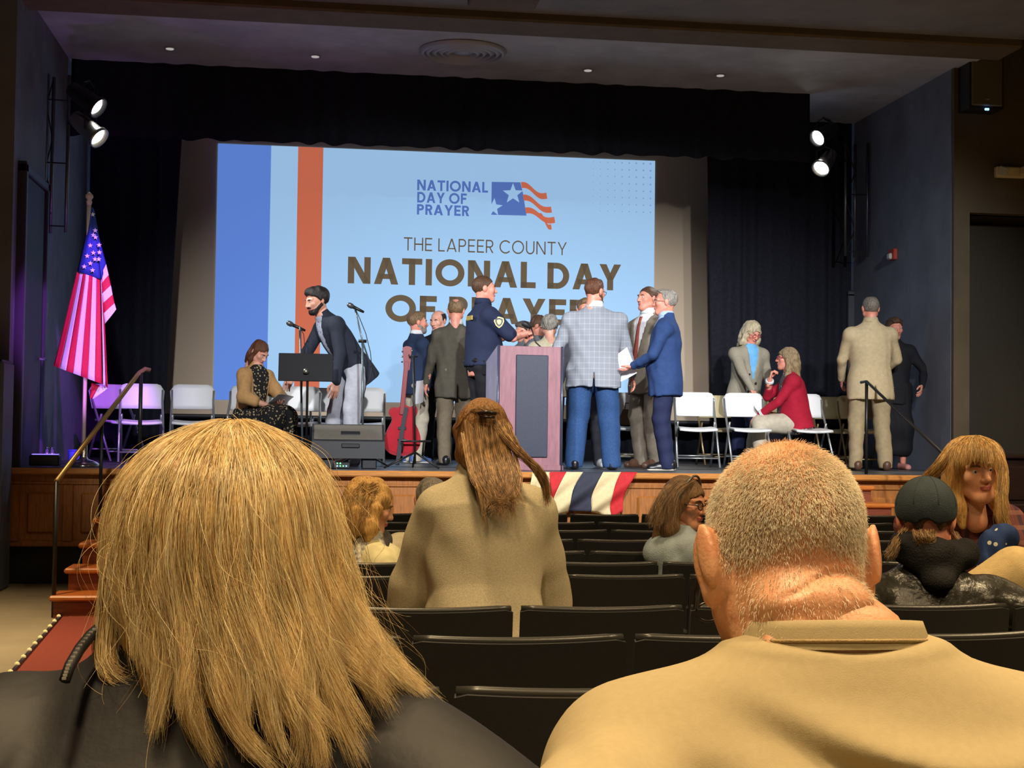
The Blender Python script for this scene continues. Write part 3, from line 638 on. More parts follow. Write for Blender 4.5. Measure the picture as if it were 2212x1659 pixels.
# blue-violet uplight on the stage floor beside the flag
p = at(128, 992, 13.9); q = Vector((p.x, 13.25, ST))
ul = empty('uplight', (p.x-0.02, 13.3, ST), 0, 'low blue uplight on the stage floor beside the flag base', 'stage light')
MB().box((0, 0, 0.06), (0.26, 0.14, 0.1), bev=0.012).build('housing', m_can, ul); MB().box((0, -0.0, 0.114), (0.22, 0.1, 0.006)).build('lens', mat('violet_lens', rgb(90, 70, 220), 0.3, emit=(0.2, 0.14, 1.0), estr=2.5), ul)
spot('uplight_beam', (p.x+0.12, 12.95, ST+0.14), (base.x+0.0, 13.45, 2.55), 30, (0.55, 0.2, 1.0), 80, 0.7, 0.06)
spot('flag_violet_fill', (-0.5, 9.6, 4.7), (base.x+0.08, 13.45, 2.4), 1900, (0.48, 0.1, 1.0), 19, 0.3, 0.06)  # unseen spot added from the house side to turn the whole flag violet
spot('uplight_beam', (p.x-0.05, 13.3, ST+0.16), (XL+0.2, 14.6, 1.7), 26, (0.18, 0.12, 1.0), 90, 0.7, 0.06)
# bottles, blue box and equipment case at the flag side
m_glass = mat('clear_bottle_glass', rgb(225, 228, 235), 0.08, trans=0.85)
for i, (px, lab) in enumerate(((101, 'clear glass bottle on the stage nearer the doorway wall'), (112, 'clear glass bottle on the stage nearer the flag'))):
    q = at(px, 996, 14.1); bo = empty('glass_bottle', (q.x, 14.1, ST), 0, lab, 'bottle', 'bottles beside the flag')
    MB().lathe([(0.001, 0.0), (0.034, 0.0), (0.036, 0.01), (0.036, 0.09), (0.014, 0.12), (0.013, 0.15)], 16).build('body', m_glass, bo, True); MB().lathe([(0.001, 0.15), (0.015, 0.15), (0.015, 0.165), (0.001, 0.168)], 12).build('cap', m_chrome, bo, True)
q = at(160, 990, 14.0); bo = empty('storage_box', (q.x, 14.05, ST), 0.2, 'small blue storage box on the stage behind the flag base', 'box')
MB().box((0, 0, 0.07), (0.12, 0.12, 0.13), bev=0.008).build('body', mat('blue_plastic', rgb(70, 70, 190), 0.5), bo); MB().box((0, 0, 0.14), (0.13, 0.13, 0.014), bev=0.004).build('lid', MATS['blue_plastic'], bo)
q = at(19, 782, 12.7); ec = empty('equipment_case', (q.x-0.35, 12.72, 0), 0, 'tall grey-blue equipment case at the very edge beside the stage', 'case')
m_case = mat('case_grey_blue', rgb(92, 104, 122), 0.6, noise=0.2)
MB().box((0, 0, q.z/2), (0.7, 0.45, q.z), bev=0.02).build('body', m_case, ec); MB().box((0, -0.232, q.z*0.55), (0.6, 0.02, q.z*0.8), bev=0.01).build('door', m_case, ec); MB().box((0.3, 0, q.z+0.006), (0.06, 0.4, 0.02), bev=0.006).build('corner_trim', m_post, ec)
# ------------------------------------------------------------------ podium
pl = at(1070, 1015, 13.3); pr = at(1216, 1015, 13.3); wpod = pr.x-pl.x; hp = at(1143, 748, 13.3).z-ST
pod = empty('lectern', ((pl.x+pr.x)/2, 13.3, ST), math.radians(5), 'tall purple-brown wooden lectern with a dark front panel at the stage edge', 'lectern')
m_pod = mat('lectern_mahogany', rgb(150, 106, 114), 0.35, noise=0.25, nscale=5, stretch=(6, 6, 1), bump=0.03)
m_podp = mat('lectern_panel', rgb(48, 52, 68), 0.5, noise=0.2, nscale=50)
w2 = wpod/2
MB().box((0, 0.02, hp/2), (wpod-0.05, 0.035, hp), bev=0.004).build('front_board', m_pod, pod)
for s in (-1, 1):
    MB().prism([(0.0, 0.0), (0.5, 0.0), (0.5, hp-0.13), (0.0, hp)], 0.024, Matrix.Translation((s*(w2-0.012), 0, 0)) @ Matrix.Rotation(math.pi/2, 4, 'Z')).build('side_board', mat('lectern_side', rgb(160, 156, 178), 0.35, noise=0.2, nscale=5), pod)
    MB().tube([(s*(w2-0.012), 0.0, 0), (s*(w2-0.012), 0.0, hp+0.005)], 0.013, 10).build('corner_trim', mat('lectern_edge', rgb(70, 74, 92), 0.3, 0.3), pod, True)
MB().box((0.015, -0.005, hp*0.52), (0.315, 0.02, hp*0.82), bev=0.006).build('front_panel', m_podp, pod)
MB().box((0, 0.26, hp-0.075), (wpod-0.05, 0.5, 0.025), Matrix.Rotation(math.radians(-14.5), 3, 'X'), bev=0.006).build('desk_top', m_pod, pod)
MB().box((0, 0.25, 0.03), (wpod+0.02, 0.52, 0.06), bev=0.01).build('plinth', m_pod, pod)
gm = empty('gooseneck_microphone', ((pl.x+pr.x)/2+0.2, 13.5, ST+hp-0.06), 0, 'black gooseneck microphone bending over the lectern top', 'microphone')
e0 = at(1141, 700, 13.5); g0 = Vector(gm.location)
MB().tube([(0, 0, 0), (-0.05, 0, 0.05), (-0.12, 0, 0.11), ((e0.x-g0.x)*0.85, 0, (e0.z-g0.z)*0.88)], 0.007, 8).build('gooseneck', m_post, gm, True)
dv = Vector((-0.9, 0, 0.5)).normalized(); hb = Vector(((e0.x-g0.x)*0.85, 0, (e0.z-g0.z)*0.88))
MB().tube([hb, hb+dv*0.03, hb+dv*0.05, hb+dv*0.09, hb+dv*0.1], [0.012, 0.02, 0.027, 0.027, 0.014], 14).build('foam_head', m_black, gm, True)
MB().lathe([(0.03, 0), (0.03, 0.012), (0.012, 0.016), (0.008, 0.03)], 14).build('base', m_post, gm, True)
# ------------------------------------------------------------------ bunting on the stage edge
bu = empty('bunting', (at(1280, 1020, YF).x, YF-0.03, ST), 0, 'red cream and navy bunting draped over the stage edge below the lectern', 'bunting')
m_br = mat('bunting_red', rgb(190, 30, 36), 0.8, noise=0.2, nscale=40); m_bw = mat('bunting_cream', rgb(214, 194, 148), 0.8, noise=0.12, nscale=40); m_bn = mat('bunting_navy', rgb(44, 46, 62), 0.8, noise=0.2, nscale=40)
def bp_(px, py, y=YF-0.05): q = at(px, py, y); return Vector((q.x-bu.location.x, 0, q.z-ST))
tops = [1150, 1187, 1223, 1259, 1302, 1341, 1376]; bots = [1128, 1184, 1190, 1228, 1275, 1318, 1342]
for i, m in enumerate([m_bw, m_br, m_bw, m_bn, m_bw, m_br]):
    mb = MB()
    def fn(u, v):
        yb = 1108-5*math.sin((i+u)*2.2)
        p = Vector((lerp(tops[i], tops[i+1], u), 1019.5)).lerp(Vector((lerp(bots[i], bots[i+1], u), yb)), v); p.x -= 9*math.sin(v*math.pi)*(1 if i else 0); q = bp_(p.x, p.y)
        q.y = -0.035-0.035*math.sin(v*3.0)-0.03*math.sin((p.x*0.09+p.y*0.12))*(0.25+v); return q
    mb.grid(fn, 10, 16); o = mb.build('fabric_band', m, bu, True); o.modifiers.new('t', 'SOLIDIFY').thickness = 0.003
# ------------------------------------------------------------------ monitor wedge
wq = at(752, 1012, 13.4); mw = empty('stage_monitor', (wq.x, 13.45, ST), 0, 'black wedge stage monitor loudspeaker at the stage edge', 'loudspeaker')
m_mon = mat('monitor_black', rgb(40, 40, 42), 0.5, noise=0.2, nscale=50); m_mong = mat('monitor_top_grey', rgb(96, 90, 80), 0.6, noise=0.3, nscale=120)
Mz = Matrix.Rotation(math.pi/2, 4, 'Z')
MB().prism([(-0.02, 0.1), (0.36, 0.1), (0.4, 0.42), (0.14, 0.42), (-0.02, 0.26)], 0.68, Mz @ Matrix.Translation((0, 0, 0))).build('cabinet', m_mon, mw)
ang = math.atan2(0.16, 0.16)
MB().box((0, 0.06, 0.345), (0.64, 0.19, 0.012), Matrix.Rotation(ang, 3, 'X'), bev=0.004).build('sloped_top', m_mong, mw)
MB().box((0.02, 0.045, 0.335), (0.18, 0.05, 0.02), Matrix.Rotation(ang, 3, 'X'), bev=0.006).build('handle', m_black, mw); MB().box((0.02, -0.025, 0.22), (0.17, 0.02, 0.04), bev=0.006).build('handle', m_black, mw)
for s in (-1, 1): MB().box((s*0.2, 0.15, 0.05), (0.14, 0.26, 0.1), bev=0.01).build('foot', m_black, mw)
pc = at(738, 1000, 13.35); ft = empty('pedal_unit', (pc.x, 13.42, ST), 0, 'small pedal box with green and blue lights under the stage monitor', 'pedal box')
MB().box((0, 0, 0.035), (0.16, 0.1, 0.06), bev=0.008).build('case', m_black, ft)
for i in range(6): MB().lathe([(0.001, 0), (0.007, 0), (0.005, 0.006), (0.001, 0.008)], 8, Matrix.Translation((-0.04+0.028*(i % 4), -0.05, 0.03+0.025*(i//4))) @ Matrix.Rotation(math.pi/2, 4, 'X')).build('indicator_light', MATS['green_led'] if i % 3 else MATS['blue_led'], ft)
# ------------------------------------------------------------------ microphones, music stand
def tripod(e, r=0.3, z=0.16, m=m_post, n=3, a0=0.5):
    for i in range(n):
        a = a0+i*2*math.pi/n; MB().tube([(0, 0, z), (r*math.cos(a), r*math.sin(a), 0.012)], 0.009, 6).build('leg', m, e)
def mic(e, p, d, L=0.16):
    p = Vector(p); d = Vector(d).normalized()
    MB().tube([p-d*L, p-d*L*0.9, p-d*0.03], [0.011, 0.013, 0.018], 12).build('handle', m_post, e, True)
    MB().tube([p-d*0.03, p-d*0.015, p+d*0.012, p+d*0.03, p+d*0.037], [0.02, 0.026, 0.026, 0.018, 0.006], 14).build('microphone_head', mat('mic_mesh', rgb(120, 122, 124), 0.35, 0.7, noise=0.4, nscale=400), e, True)
YM = 13.9; b_ = at(783, 1005, YM); e = empty('microphone_stand', (b_.x, YM, ST), 0, 'tall boom microphone stand between the leaning man and the guitar', 'microphone stand'); o0 = Vector((b_.x, YM, ST))
m_st = mat('stand_grey_green', rgb(96, 108, 112), 0.35, 0.6)
J = at(783, 737, YM)-o0; T = at(767, 668, YM)-o0; Bt = at(801, 790, YM)-o0
MB().tube([(0, 0, 0.15), J], 0.011, 8).build('pole', m_st, e, True); MB().tube([Bt, J, T], 0.008, 8).build('boom', m_st, e, True)
MB().tube([J+Vector((-0.04, 0, 0.0)), J+Vector((0.04, 0, 0.0))], 0.016, 8).build('clutch_knob', m_post, e, True)
mic(e, at(757, 660, YM)-o0, (-0.8, -0.25, 0.35), 0.15)
cabl = [at(x, y, YM-0.02)-o0 for x, y in ((768, 668), (778, 690), (790, 720), (800, 760), (803, 790), (800, 815), (790, 835), (785, 860))]
MB().tube(cabl, 0.004, 6).build('cable', m_post, e, True); tripod(e)
YM2 = 14.05; b_ = at(654, 1000, YM2); e = empty('microphone_stand', (b_.x, YM2, ST), 0, 'straight microphone stand rising behind the black music stand', 'microphone stand'); o0 = Vector((b_.x, YM2, ST))
T = at(648, 706, YM2)-o0
MB().tube([(0, 0, 0.02), (T.x, 0, T.z)], 0.011, 8).build('pole', m_st, e, True); mic(e, at(626, 699, YM2)-o0, (-0.85, -0.3, 0.35), 0.17)
MB().tube([at(x, y, YM2-0.03)-o0 for x, y in ((648, 708), (656, 722), (658, 745), (655, 765), (652, 850))], 0.004, 6).build('cable', m_post, e, True)
MB().lathe([(0.001, 0), (0.13, 0), (0.13, 0.02), (0.03, 0.035), (0.012, 0.06)], 24).build('base', m_post, e, True)
YM3 = 13.55; b_ = at(661, 1010, YM3); e = empty('music_stand', (b_.x, YM3, ST), 0, 'black music stand in front of the leaning bearded man', 'music stand'); o0 = Vector((b_.x, YM3, ST))
TL, TR, BL = at(602, 762, YM3)-o0, at(720, 766, YM3)-o0, at(602, 823, YM3)-o0
cxm = (TL.x+TR.x)/2; czm = (TL.z+BL.z)/2; Rt = Matrix.Rotation(math.radians(-18), 3, 'X')
MB().box((cxm, 0, czm), (TR.x-TL.x, 0.012, (TL.z-BL.z)/0.95), Rt, bev=0.004).build('desk', mat('desk_black', rgb(13, 13, 15), .65, spec=.25), e); MB().box((cxm, 0.03, BL.z+0.01), (TR.x-TL.x, 0.07, 0.012), bev=0.003).build('ledge', m_black, e)
H2 = at(661, 803, YM3)-o0; MB().tube([(H2.x, -0.02, H2.z+0.02), (H2.x, -0.03, H2.z), (0, -0.02, H2.z-0.05), (0, 0, 0.15)], 0.012, 8).build('pole', m_post, e, True)
MB().lathe([(0.001, -0.02), (0.025, -0.02), (0.032, 0), (0.022, 0.025), (0.001, 0.03)], 14, Matrix.Translation((H2.x, -0.035, H2.z+0.0))).build('tilt_knob', MATS['dull_steel'], e, True); tripod(e, 0.28)
# ------------------------------------------------------------------ guitar on its stand
YG = 13.75; gb = at(870, 1000, YG); e = empty('guitar', (gb.x, YG, ST), 0, 'red semi-hollow electric guitar propped upright on a floor stand', 'guitar'); o0 = Vector((gb.x, YG, ST))
m_gred = mat('guitar_red', rgb(152, 26, 40), 0.25, noise=0.25, nscale=4); m_gdk = mat('guitar_neck_red', rgb(120, 30, 36), 0.35)
P2 = lambda x, y: ((at(x, y, YG)-o0).x, (at(x, y, YG)-o0).z)
out = [(870, 873), (860, 880), (850, 880), (841, 884), (840, 893), (846, 903), (845, 912), (838, 925), (831, 942), (829, 958), (834, 972), (845, 981), (862, 985), (882, 983), (898, 976), (907, 962), (908, 945), (904, 930), (898, 917), (896, 905), (901, 893), (901, 882), (895, 876), (886, 879), (880, 877)]
# closed smooth outline
def cr(P, n=4):
    o = []; k = len(P)
    for i in range(k):
        p = [Vector(P[(i+j) % k]) for j in (-1, 0, 1, 2)]
        for s in range(n):
            t = s/n; o.append(tuple(0.5*((2*p[1])+(-p[0]+p[2])*t+(2*p[0]-5*p[1]+4*p[2]-p[3])*t*t+(-p[0]+3*p[1]-3*p[2]+p[3])*t**3)))
    return o
ol = [P2(*q) for q in cr(out)]
MB().prism(ol, 0.05).build('body', m_gred, e)
MB().prism([(x*0.9+0.1*np.mean([q[0] for q in ol]), z*0.9+0.1*np.mean([q[1] for q in ol])) for x, z in ol], 0.058).build('top', mat('guitar_top_red', rgb(170, 34, 48), 0.2, noise=0.2, nscale=5), e)
n0, n1 = P2(868, 885), P2(877, 792)
MB().box(((n0[0]+n1[0])/2, -0.03, (n0[1]+n1[1])/2), (0.045, 0.025, n1[1]-n0[1]+0.1), Matrix.Rotation(math.atan2(n1[0]-n0[0], n1[1]-n0[1]), 3, 'Y'), bev=0.004).build('neck', m_gdk, e)
hs = [P2(*q) for q in ((872, 800), (869, 752), (876, 748), (884, 749), (889, 752), (884, 800))]
hd = MB().prism(hs, 0.02, Matrix.Translation((0, -0.03, 0))).build('headstock', m_gdk, e)
for i, (x, y) in enumerate([(869, 760), (868, 771), (868, 782), (889, 758), (890, 770), (888, 781)]):
    a_, c_ = P2(x, y); MB().tube([(a_-0.008, -0.035, c_), (a_+0.008, -0.035, c_)], 0.009, 8).build('tuning_peg', m_chrome, hd, True)
a_, c_ = P2(868, 950); MB().box((a_, -0.034, c_), (0.09, 0.014, 0.02), bev=0.004).build('bridge', m_chrome, e); a_, c_ = P2(868, 925); MB().box((a_, -0.034, c_), (0.08, 0.014, 0.03), bev=0.004).build('pickup', m_black, e)
sA = [at(x, y, YG-0.06)-o0 for x, y in ((878, 880), (873, 905), (868, 935), (864, 960), (861, 985), (858, 1005))]
mb = MB(); 
for i in range(5):
    a_, b2_ = sA[i], sA[i+1]; mb.add([a_+Vector((-0.02, 0, 0)), a_+Vector((0.02, 0, 0)), b2_+Vector((0.02, 0, 0)), b2_+Vector((-0.02, 0, 0)), a_+Vector((-0.02, .004, 0)), a_+Vector((0.02, .004, 0)), b2_+Vector((0.02, .004, 0)), b2_+Vector((-0.02, .004, 0))], [(0, 1, 2, 3), (7, 6, 5, 4), (0, 3, 7, 4), (1, 5, 6, 2)])
mb.build('strap', mat('strap_black', rgb(40, 42, 50), 0.7), e)
gs = empty('guitar_stand', (gb.x+0.11, YG-0.12, ST), 0, 'black tubular guitar stand holding the red guitar', 'guitar stand'); o1 = Vector(gs.location)
tp = at(893, 770, YG-0.1)-o1; MB().tube([(0, 0, 0.05), (tp.x, 0, tp.z)], 0.011, 8).build('pole', m_post, gs, True)
MB().tube([tp+Vector((-0.045, 0.1, 0.03)), tp+Vector((-0.03, 0.02, 0.0)), tp, tp+Vector((0.035, 0.02, 0.0)), tp+Vector((0.05, 0.1, 0.03))], 0.008, 8).build('neck_yoke', m_post, gs, True)
cz = at(893, 953, YG-0.1).z-ST
MB().tube([(-0.14, 0.0, cz), (0.15, 0.0, cz)], 0.01, 8).build('cradle', m_post, gs, True)
for s in (-0.12, 0.08): MB().tube([(s, 0.0, cz), (s, 0.14, cz-0.16)], 0.009, 8).build('cradle_arm', m_post, gs, True)
for (x, y) in ((-0.3, -0.06), (0.22, -0.12), (0.0, 0.3)): MB().tube([(0, 0, 0.16), (x, y, 0.012)], 0.01, 8).build('leg', m_post, gs, True)
# ------------------------------------------------------------------ folding chairs on the stage
m_cw = mat('white_chair_plastic', rgb(226, 226, 224), 0.45); m_ct = mat('tan_chair_plastic', rgb(206, 188, 142), 0.45); m_cf = mat('grey_chair_tube', rgb(150, 152, 150), 0.3, 0.6); m_ctf = mat('bronze_chair_tube', rgb(150, 128, 88), 0.35, 0.6)
def folding_chair(mp, mf):       # faces -y, 0.46 wide, top at 0.84
    e = empty('folding_chair')
    mb = MB()
    def back(u, v, th):
        w_ = 0.215+0.012*v; 
        xx = (u*2-1)*w_; zz = 0.56+0.26*v
        c = 1-max(0, (abs(u*2-1)-0.72)/0.28)**2
        zz = 0.56+(0.26*v)*(0.72+0.28*c) ; return (xx, 0.17+0.05*v-0.025*(1-(u*2-1)**2)+th, zz)
    mb.grid(lambda u, v: back(u, v, 0), 12, 6); o = mb.build('backrest', mp, e, True); s = o.modifiers.new('t', 'SOLIDIFY'); s.thickness = 0.018
    mb = MB()
    def seat(u, v):
        xx = (u*2-1)*(0.2-0.02*v); yy = -0.22+0.38*v; return (xx, yy, 0.44-0.012*math.sin(u*math.pi)-0.02*(1-v)**3*0.8+0.012*v)
    mb.grid(seat, 8, 8); o = mb.build('seat', mp, e, True); o.modifiers.new('t', 'SOLIDIFY').thickness = 0.022
    for s in (-1, 1):
        MB().tube([(s*0.225, -0.23, 0.01), (s*0.218, 0.02, 0.42), (s*0.212, 0.17, 0.66), (s*0.212, 0.2, 0.76)], 0.0125, 8).build('front_leg', mf, e, True)
        MB().tube([(s*0.195, 0.26, 0.01), (s*0.2, 0.06, 0.4), (s*0.2, 0.0, 0.5)], 0.0125, 8).build('rear_leg', mf, e, True)
    MB().tube([(-0.22, -0.17, 0.11), (0.22, -0.17, 0.11)], 0.009, 6).build('crossbar', mf, e, True); MB().tube([(-0.195, 0.2, 0.13), (0.195, 0.2, 0.13)], 0.009, 6).build('crossbar', mf, e, True)
    return e
cw = folding_chair(m_cw, m_cf); ct = folding_chair(m_ct, m_ctf); used = {'w': False, 't': False}
def chair(kind, px, pyt, Y, rz, label):
    src = cw if kind == 'w' else ct
    if used[kind]: e = copy_tree(src)
    else: e = src; used[kind] = True
    e.name = 'folding_chair'; p = at(px, pyt, Y); e.location = (p.x, p.y-0.2, ST); e.rotation_euler = (0, 0, math.radians(rz)); tag(e, label, 'chair', 'folding chairs on the stage'); return e
chair('w', 312, 830, 15.3, 8, 'white folding chair nearest the flag in the front row')
chair('w', 262, 830, 15.75, 40, 'white folding chair turned sideways half hidden behind the one nearest the flag')
chair('w', 420, 834, 15.3, 4, 'empty white folding chair beside the seated woman in the tan cardigan')
chair('w', 535, 838, 15.35, -10, 'white folding chair the woman in the tan cardigan sits on')
chair('w', 648, 840, 15.35, 0, 'white folding chair behind the black music stand')
chair('w', 716, 843, 15.75, 5, 'white folding chair behind the legs of the leaning bearded man')
chair('w', 785, 843, 15.35, -4, 'white folding chair behind the tall boom microphone stand')
chair('t', 1342, 850, 16.1, -2, 'tan folding chair behind the man in the plaid blazer')
chair('w', 1364, 846, 15.6, -2, 'white folding chair behind the man in the taupe suit')
chair('w', 1494, 850, 15.1, -8, 'white folding chair just beside the man in the navy suit')
chair('t', 1543, 856, 16.2, 0, 'tan folding chair in the rear row behind the gap of two white chairs')
chair('w', 1604, 853, 15.05, -2, 'white folding chair the grey-haired woman rests her hand on')
chair('t', 1652, 858, 16.2, 0, 'tan folding chair in the rear row behind the woman in red')
chair('w', 1733, 860, 15.0, 0, 'white folding chair the woman in the red cardigan sits on')
chair('t', 1790, 858, 16.0, 0, 'tan folding chair in the rear row right of the woman in red')
chair('t', 1846, 855, 15.35, -4, 'tan folding chair behind the man in the beige blazer')
# ------------------------------------------------------------------ theatre seats
m_seat = mat('seat_black_plastic', rgb(24, 24, 25), .55, noise=.15, nscale=60, bump=.12, bscale=300); m_sedge = mat('seat_lit_edge_plastic', rgb(52, 51, 48), .3); m_spad = mat('seat_pad_fabric', rgb(38, 38, 42), .9, noise=.3, nscale=200)  # lighter edge plastic carries the highlight along the seat tops in its colour
PITCH_S = .5
def make_seat():                 # local: faces +y, origin on the floor below the top of the back
    e = empty('theatre_seat'); W = .237
    def back(off, th):
        mb = MB()
        def fn(u, v):
            a = u*2-1; c = max(0, (abs(a)-.95)/.05); zz = .36+.49*v-(.006*c*c if v > .9 else 0)-.006*(1-a*a)*v; return (a*W, off-.07*(1-v)*-1-.018*(1-a*a), zz)
        mb.grid(fn, 22, 10); return mb
    o = back(0, 0).build('backrest', m_seat, e); o.modifiers.new('t', 'SOLIDIFY').thickness = .022
    mb = MB(); pts = [((i/12*2-1)*(W-.002), -.004-.018*(1-(i/12*2-1)**2), .851-.006*(1-(i/12*2-1)**2)-(.003 if i in (0, 12) else 0)) for i in range(13)]
    MB().tube(pts, .0095, 8).build('top_edge', m_sedge, e, True)
    MB().box((0, .075, .58), (.4, .035, .36), Matrix.Rotation(math.radians(-7), 3, 'X'), bev=.015).build('back_cushion', m_spad, e)
    MB().box((0, .16, .55), (.42, .07, .36), Matrix.Rotation(math.radians(6), 3, 'X'), bev=.025).build('seat_pan', m_spad, e)
    MB().box((-.25, .16, .3), (.026, .3, .6), bev=.01).build('standard', m_seat, e); MB().box((-.25, .18, .615), (.05, .3, .03), bev=.012).build('armrest', m_sedge, e)
    return e
ROWS = [(2.4, 1472, 966), (3.2, 1361, 1358), (4.06, 1302, 1114), (5.58, 1236, 1215), (6.24, 1209, 1425), (6.95, 1186, 1268), (7.7, 1161, 1242), (8.4, 1141, 1315), (9.1, 1124.5, 1288), (9.8, 1108, 1382)]
ORD = ['first', 'second', 'third', 'fourth', 'fifth', 'sixth', 'seventh', 'eighth', 'ninth', 'tenth', 'eleventh', 'twelfth', 'thirteenth', 'fourteenth', 'fifteenth']
seat0 = make_seat(); first = True; SEATROW = []
for ri, (D, py, gap) in enumerate(ROWS):
    # row plane: depth D along the view axis at the gap -> hall Y
    d = ray(gap, py); P0 = CAM+d*D; Yr = P0.y; ztop = P0.z; zf = ztop-.865; SEATROW.append((Yr, P0.x, zf))
    k0 = -int((P0.x+.62)/PITCH_S); xs = []
    for k in range(k0, 40):
        xc = P0.x+PITCH_S*(k+.5)
        if xc > 1.15+.32*Yr+.8: break
        xs.append(xc)
    for si, xc in enumerate(xs):
        e = seat0 if first else copy_tree(seat0); first = False
        e.name = 'theatre_seat'; e.location = (xc, Yr, zf)
        tag(e, 'black theatre seat, %s from the carpeted aisle, in the %s row from the stage' % (ORD[min(si, 14)], ORD[len(ROWS)-1-ri]), 'seat', 'rows of black theatre seats')
# ------------------------------------------------------------------ people: shared anatomy
def head_prims(fem=0.0):
    P = [el((0, -.016, .036), (.0765, .098, .087), k=0.0), el((0, .03, -.022), (.062-.003*fem, .066, .08), k=.03), el((0, .062, -.092), (.027-.004*fem, .026, .022), k=.03)]
    for s in (-1, 1):
        P += [rc((s*(.056-.004*fem), .0, -.05), (s*.018, .062, -.094), .02, .018, k=.03), el((s*.045, .062, -.012), (.022, .02, .02), k=.025), rc((s*.012, .09, .03), (s*.05, .07, .03), .009, .009, k=.015)]
    P += [rc((0, .092, .022), (0, .113, -.024), .0085, .0125, k=.014), el((.013, .101, -.028), (.009, .01, .0075), k=.008), el((-.013, .101, -.028), (.009, .01, .0075), k=.008)]
    P += [el((0, .095, -.052), (.023, .009, .0052), k=.006), el((0, .093, -.0625), (.02, .009, .0056), k=.006)]
    for s in (-1, 1):
        R = Matrix.Rotation(s*math.radians(-20), 3, 'Z') @ Matrix.Rotation(math.radians(-12), 3, 'X')
        P += [el((s*.0795, -.012, .0), (.0065, .019, .033), R, k=.006), el((s*.084, -.02, .006), (.006, .016, .027), R, k=.006)]
    P += [rc((0, -.024, -.06), (0, -.026, -.19), .053-.009*fem, .054-.009*fem, k=.03)]
    return P
def eye_cuts():
    fs = [el((s*.032, .099, .008), (.017, .02, .0095))[0] for s in (-1, 1)]
    return [lambda x, y, z, f=f: -f(x, y, z)-0.002 for f in fs]
HEADC = {}
def head_mesh(fem, h=.0055):
    key = (fem, h)
    if key not in HEADC:
        V, Q = nets(head_prims(fem), h, cuts=eye_cuts(), pad=.0)
        c = V[Q].mean(1); mi = np.zeros(len(Q), int)
        lip = (np.abs(c[:, 0]) < .024-.35*np.abs(c[:, 2]+.057)) & (np.abs(c[:, 2]+.0575) < .0105*(1-.5*(np.abs(c[:, 0])/.026)**2)) & (c[:, 1] > .083); mi[lip] = 1
        # eyes: little spheres in the sockets
        def ball(cx, cy, cz, r, n=10, m=8):
            vs = [(cx+r*math.sin(math.pi*j/m)*math.cos(2*math.pi*i/n), cy+r*math.cos(math.pi*j/m), cz+r*math.sin(math.pi*j/m)*math.sin(2*math.pi*i/n)) for j in range(m+1) for i in range(n)]
            qs = [(j*n+i, j*n+(i+1) % n, (j+1)*n+(i+1) % n, (j+1)*n+i) for j in range(m) for i in range(n)]
            return np.array(vs), np.array(qs)
        for s in (-1, 1):
            for (r, yy, m_) in ((.0125, .0765, 2), (.0062, .0845, 3)):
                v, q = ball(s*.032, yy, .008, r); Q = np.concatenate([Q, q+len(V)]); V = np.concatenate([V, v]); mi = np.concatenate([mi, np.full(len(q), m_)])
        HEADC[key] = (V, Q, mi)
    return HEADC[key]
HANDC = {}
def hand_mesh(curl, spread=0.0, h=.0042):               # left hand, palm -z, fingers +y, thumb +x
    key = (curl, spread, h)
    if key in HANDC: return HANDC[key]
    P = [rc((0, -.07, 0), (0, .0, 0), .026, .023, ((0, 0, 1), .8), k=0.0), rc((-.018, .02, 0), (-.024, .072, 0), .02, .018, ((0, 0, 1), .65), k=.02), rc((.012, .02, 0), (.02, .074, 0), .021, .018, ((0, 0, 1), .65), k=.02), rc((-.02, .074, 0), (.02, .078, .002), .014, .014, ((0, 0, 1), .8), k=.015)]
    for (x, L, a) in ((.031, .066, .06), (.0105, .074, .0), (-.0105, .069, -.04), (-.0305, .054, -.11)):
        p = np.array((x, .082, .0)); th = 0.12*curl; dirx = a+spread*x*6
        for i, (f, r) in enumerate(((.42, .0092), (.32, .0084), (.26, .0074))):
            th += curl*(.75, .95, .6)[i]; d = np.array((math.sin(dirx)*math.cos(th), math.cos(dirx)*math.cos(th), -math.sin(th))); q = p+d*L*f*1.12
            P.append(rc(p, q, r, r-.0008, k=.004)); p = q
    p0 = np.array((.03, .022, -.006)); p1 = p0+np.array((.02, .03, -.012-.012*curl)); p2 = p1+np.array((.008-.02*curl, .026, -.01-.01*curl)); p3 = p2+np.array((-.004-.012*curl, .018, -.006-.006*curl))
    P += [rc(p0, p1, .014, .0115, k=.012), rc(p1, p2, .011, .0095, k=.005), rc(p2, p3, .0095, .008, k=.004)]
    HANDC[key] = nets(P, h, pad=.0); return HANDC[key]
def ik(a, t, l1, l2, pole):
    a = np.array(a, float); t = np.array(t, float); d = t-a; L = np.linalg.norm(d)
    if L > (l1+l2)*.999: t = a+d/L*(l1+l2)*.999; d = t-a; L = np.linalg.norm(d)
    u = d/L; x = (l1*l1-l2*l2+L*L)/(2*L); hgt = math.sqrt(max(l1*l1-x*x, 0)); p = np.array(pole, float); p = p-u*(p @ u); p /= max(np.linalg.norm(p), 1e-6)
    return a+u*x+p*hgt, t
def skin(name, c, rough=.5): 
    r, g, b = c; return mat('skin_'+name, rgb(r, g, b), rough, noise=.0, col2=rgb(min(255, r*0.97), g*.86, b*.82), nscale=18, sss=.0, bump=.06, bscale=180)
def hairmat(name, c, c2=None, rough=.45): 
    return mat('hair_'+name, rgb(*c), rough, col2=rgb(*(c2 or tuple(v*.55 for v in c))), nscale=26, stretch=(5, 5, .7), bump=.6, bscale=60, spec=.35)
M_LIP = mat('lips', rgb(186, 104, 96), .4); M_EW = mat('eye_white', rgb(220, 214, 208), .25); M_EI = mat('eye_iris', rgb(52, 40, 34), .2)
